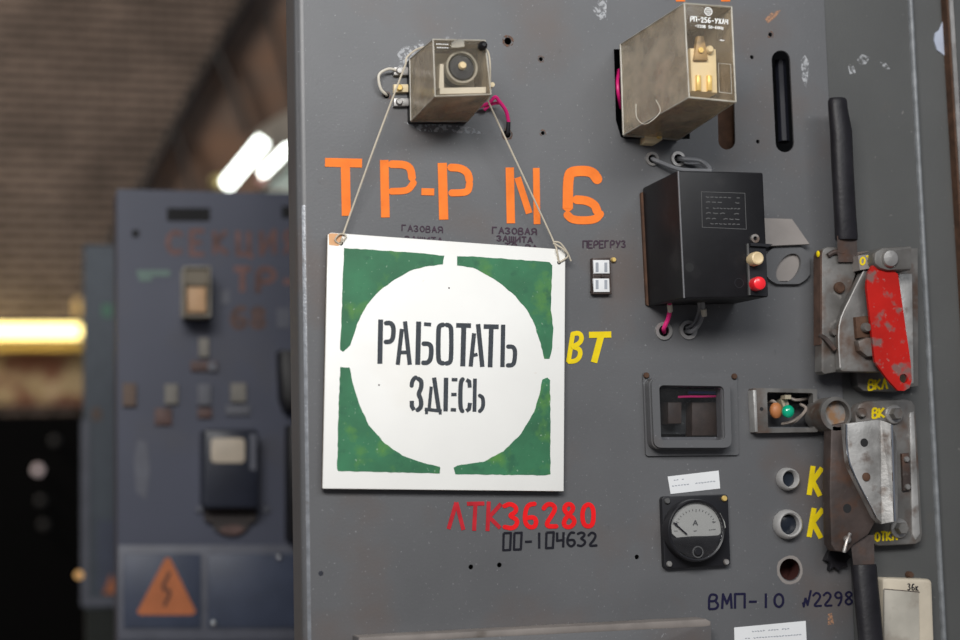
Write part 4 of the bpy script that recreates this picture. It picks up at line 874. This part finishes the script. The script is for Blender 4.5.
# its relay, breaker and dark side units
t = thing('relay', 'blurred beige clear-cased relay high on the cabinet behind', 'relay', at(197, 318, D2))
f2 = rect(184, 267, 210, 316); b2 = rect(182, 270, 207, 318)
case(t, f2, D2 + .09, b2, D2 + .004, .0016)
b = MB(); b.prism(XZ(rect(183, 268, 211, 320), D2 + .004), D2, D2 + .004); b.build('base', 'black', t)
b = MB(); b.prism(XZ(rect(188, 287, 206, 312), D2 + .085), D2 + .03, D2 + .085, .002); b.build('coil', mat('warm_beige_block', (.75, .50, .32), .5), t)
b = MB(); b.prism(XZ(rect(186, 270, 208, 285), D2 + .08), D2 + .03, D2 + .08, .002); b.build('armature_block', 'dull_paper', t)
t = thing('circuit_breaker', 'blurred dark blue breaker with a cream plate on the cabinet behind', 'circuit breaker', at(230, 535, D2))
b = MB(); b.prism(rr(rect(204, 429, 258, 508), 4, D2 + .07), D2, D2 + .07, .004); b.build('body', mat('dark_blue_bakelite', (.022, .026, .042), .35), t)
b = MB(); b.prism(rr(rect(211, 438, 245, 463), 5, D2 + .073), D2 + .068, D2 + .073, .001); b.build('name_plate', mat('cream_plate', (.58, .50, .40), .5), t, 'cream plate')
b = MB(); b.prism(XZ(rect(250, 434, 256, 470), D2 + .072), D2 + .066, D2 + .072); b.build('grey_strip', 'far_frame', t)
b = MB(); b.prism(rr(rect(205, 508, 256, 522), 4, D2 + .02), D2, D2 + .02); b.prism(circ(231, 522, 13, D2 + .015, 24, 19), D2, D2 + .015); b.build('lower_skirt', mat('dark_brown_skirt', (.05, .04, .038), .6), t)
b = MB(); b.prism(circ(232, 530, 5, D2 + .017, 20, 12), D2 + .01, D2 + .017); b.build('brown_oval', 'brown_far', t)
for x in (199, 266): screw(x, 509, D2, .008, 'far_frame', t, .008)
t = thing('circuit_breaker', 'blurred black unit half hidden behind the main panel edge', 'circuit breaker', at(300, 410, D2))
b = MB(); b.prism(XZ([(281, 350), (322, 350), (322, 410), (287, 410), (283, 398)], D2 + .06), D2, D2 + .06, .003); b.build('body', 'black', t)
b = MB(); b.prism(XZ(rect(290, 425, 326, 540), D2 + .06), D2, D2 + .06, .003); o = b.build('terminal_cover', 'black'); tag(o, 'blurred black block low behind the main panel edge', 'terminal cover')

# ------------------------------------------------------------------ third cabinet
Y3 = 2.4; D3 = -Y3
t3 = at(84, 245, D3); b3 = at(81, 609, D3)
c3 = thing('control_cabinet', 'blurred narrow teal-grey cabinet strip farthest left', 'control cabinet', (t3.x + .3, Y3, 0))
b = MB(); b.box(t3.x, t3.x + .70, Y3, Y3 + .08, b3.z, t3.z); b.build('body', 'teal_paint', c3)
b = MB(); b.box(t3.x + .005, t3.x + .69, Y3 + .01, Y3 + .08, 0, b3.z - .001); b.build('plinth', mat('dark_green_plinth', (.02, .024, .02), .7), c3)
b = MB(); b.prism(XZ(rect(81, 420, 89, 606), D3 + .01), D3, D3 + .01); b.prism(XZ(rect(89, 598, 140, 606), D3 + .01), D3, D3 + .01); b.build('pale_edge', 'far_frame', c3)
b = MB(); b.prism(XZ(rect(102, 304, 112, 317), D3 + .002), D3, D3 + .002); b.build('painted_mark', mat('green_dab', (.10, .24, .16), .6), c3)
b = MB(); b.prism(XZ(rect(97, 520, 140, 592), D3 + .006), D3, D3 + .006); b.build('inset_door', 'far_inset', c3)
b = MB(); b.prism(XZ([(111, 574), (120, 594), (103, 594)], D3 + .007), D3 + .005, D3 + .007); b.build('warning_triangle', mat('orange_dab', (.5, .17, .07), .6), c3)
b = MB(); b.ball(at(79, 575, D3 + .01), .010, 12); b.build('side_lamp', mat('amber_glow', (.9, .50, .18), .4, emit=.5), c3)
b = MB(); b.prism(XZ(rect(92, 408, 101, 420), D3 + .004), D3, D3 + .004); b.build('small_label', 'tan_label', c3)

# ------------------------------------------------------------------ dark switchboard, far left
Y4 = 7.0; D4 = -Y4
p, q = at(-70, 416, D4), at(100, 416, D4)
dk = thing('switchboard', 'black switchboard in deep shade below the yellow lamp', 'switchboard', ((p.x + q.x) / 2, Y4, 0))
b = MB(); b.box(p.x, q.x, Y4, Y4 + .5, 0, p.z); b.build('body', mat('shade_black', (.006, .006, .006), .9, spec=.1), dk)  # deep shade is put into the near-black body colour
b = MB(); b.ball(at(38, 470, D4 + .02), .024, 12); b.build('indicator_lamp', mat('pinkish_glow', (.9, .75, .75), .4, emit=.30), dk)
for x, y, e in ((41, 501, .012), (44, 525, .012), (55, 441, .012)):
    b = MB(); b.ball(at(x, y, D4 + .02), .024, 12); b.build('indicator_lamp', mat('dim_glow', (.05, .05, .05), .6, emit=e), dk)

# ------------------------------------------------------------------ fluorescent lamps
DL = -(WY - .35)
p, q = at(-150, 331, DL), at(80, 331, DL); k = sc(40, 331, DL)
lp = thing('fluorescent_lamp', 'glowing yellow-white fluorescent lamp on the far brick wall', 'lamp', (q.x - .8, WY - .35, q.z))
b = MB(); b.tube([p, q], 6.4 * k, 14); b.build('tube', mat('warm_tube', (1.0, .80, .30), .4, emit=4.5), lp)
b = MB(); b.box(p.x, q.x + .05, WY - .28, WY + .002, q.z - 17 * k, q.z - 10 * k); b.build('bracket', mat('fringe_yellow', (.55, .40, .12), .5), lp)  # yellow fringe of the tube's glow is put into the bracket colour
l = bpy.data.lights.new('tube_light', 'AREA'); l.shape = 'RECTANGLE'; l.size = 1.6; l.size_y = .15; l.energy = .9; l.color = (1, .80, .38)
lo_ = bpy.data.objects.new('tube_light', l); C.objects.link(lo_); lo_.location = (q.x - .8, WY - .4, q.z - .2); lo_.rotation_euler = (math.radians(40), 0, 0)
o = MB(); o.ball(at(78, 307, -(WY - .045)), .055, 12, (.6, .6, 1.4)); o = o.build('pendant_bulb', mat('dim_amber_bulb', (.62, .45, .2), .5, emit=.25)); tag(o, 'dim amber drop-shaped bulb just above the yellow lamp end', 'bulb')
# white twin-tube pendant
lw = thing('fluorescent_lamp', 'white twin-tube fluorescent lamp hanging at an angle beside the main panel', 'lamp', at(255, 160, -4.2))
M['white_tube'] = mat('white_tube', (.93, 1, .93), .4, emit=6)
b = MB(); b.tube([at(228, 183, -4.5), at(247, 160, -4.35), at(270, 132, -4.2)], .026, 14); b.build('tube', 'white_tube', lw)
b = MB(); b.tube([at(263, 173, -4.6), at(302, 134, -4.3)], .016, 14); b.build('tube', 'white_tube', lw)
b = MB(); pts = [at(256, 131, -4.1), at(275, 118, -4.1), at(310, 100, -4.0), at(312, 138, -4.0), at(275, 146, -4.1)]
b.loops([pts, [x + Vector((0, .03, .0)) for x in pts]]); b.build('reflector', mat('cream_reflector', (.50, .44, .36), .5), lw)
b = MB(); b.tube([at(258, 192, -4.62), at(304, 152, -4.33)], .009, 8); b.build('rail', mat('dark_green_rail', (.02, .035, .025), .5), lw)
b = MB(); t_ = at(325, 95, -4.0); b.tube([t_ + Vector((0, 0, 0)), Vector((t_.x, t_.y, 9.0))], .008, 8); b.build('hanging_rod', mat('grey_rod', (.2, .2, .2), .5), lw)
b = MB(); b.ball(at(217, 182, -4.55), .030, 10); b.build('end_cap', mat('yellowish_cap', (.45, .36, .14), .5), lw)
b = MB(); b.ball(at(262, 182, -4.62), .022, 10); b.build('lamp_holder', mat('pinkish_holder', (.45, .22, .20), .5), lw)
b = MB(); b.prism(XZ([(264, 190), (292, 155), (310, 155), (310, 192)], -4.7), -4.72, -4.7); b.build('white_side', mat('greenish_white_enamel', (.62, .68, .62), .4), lw)
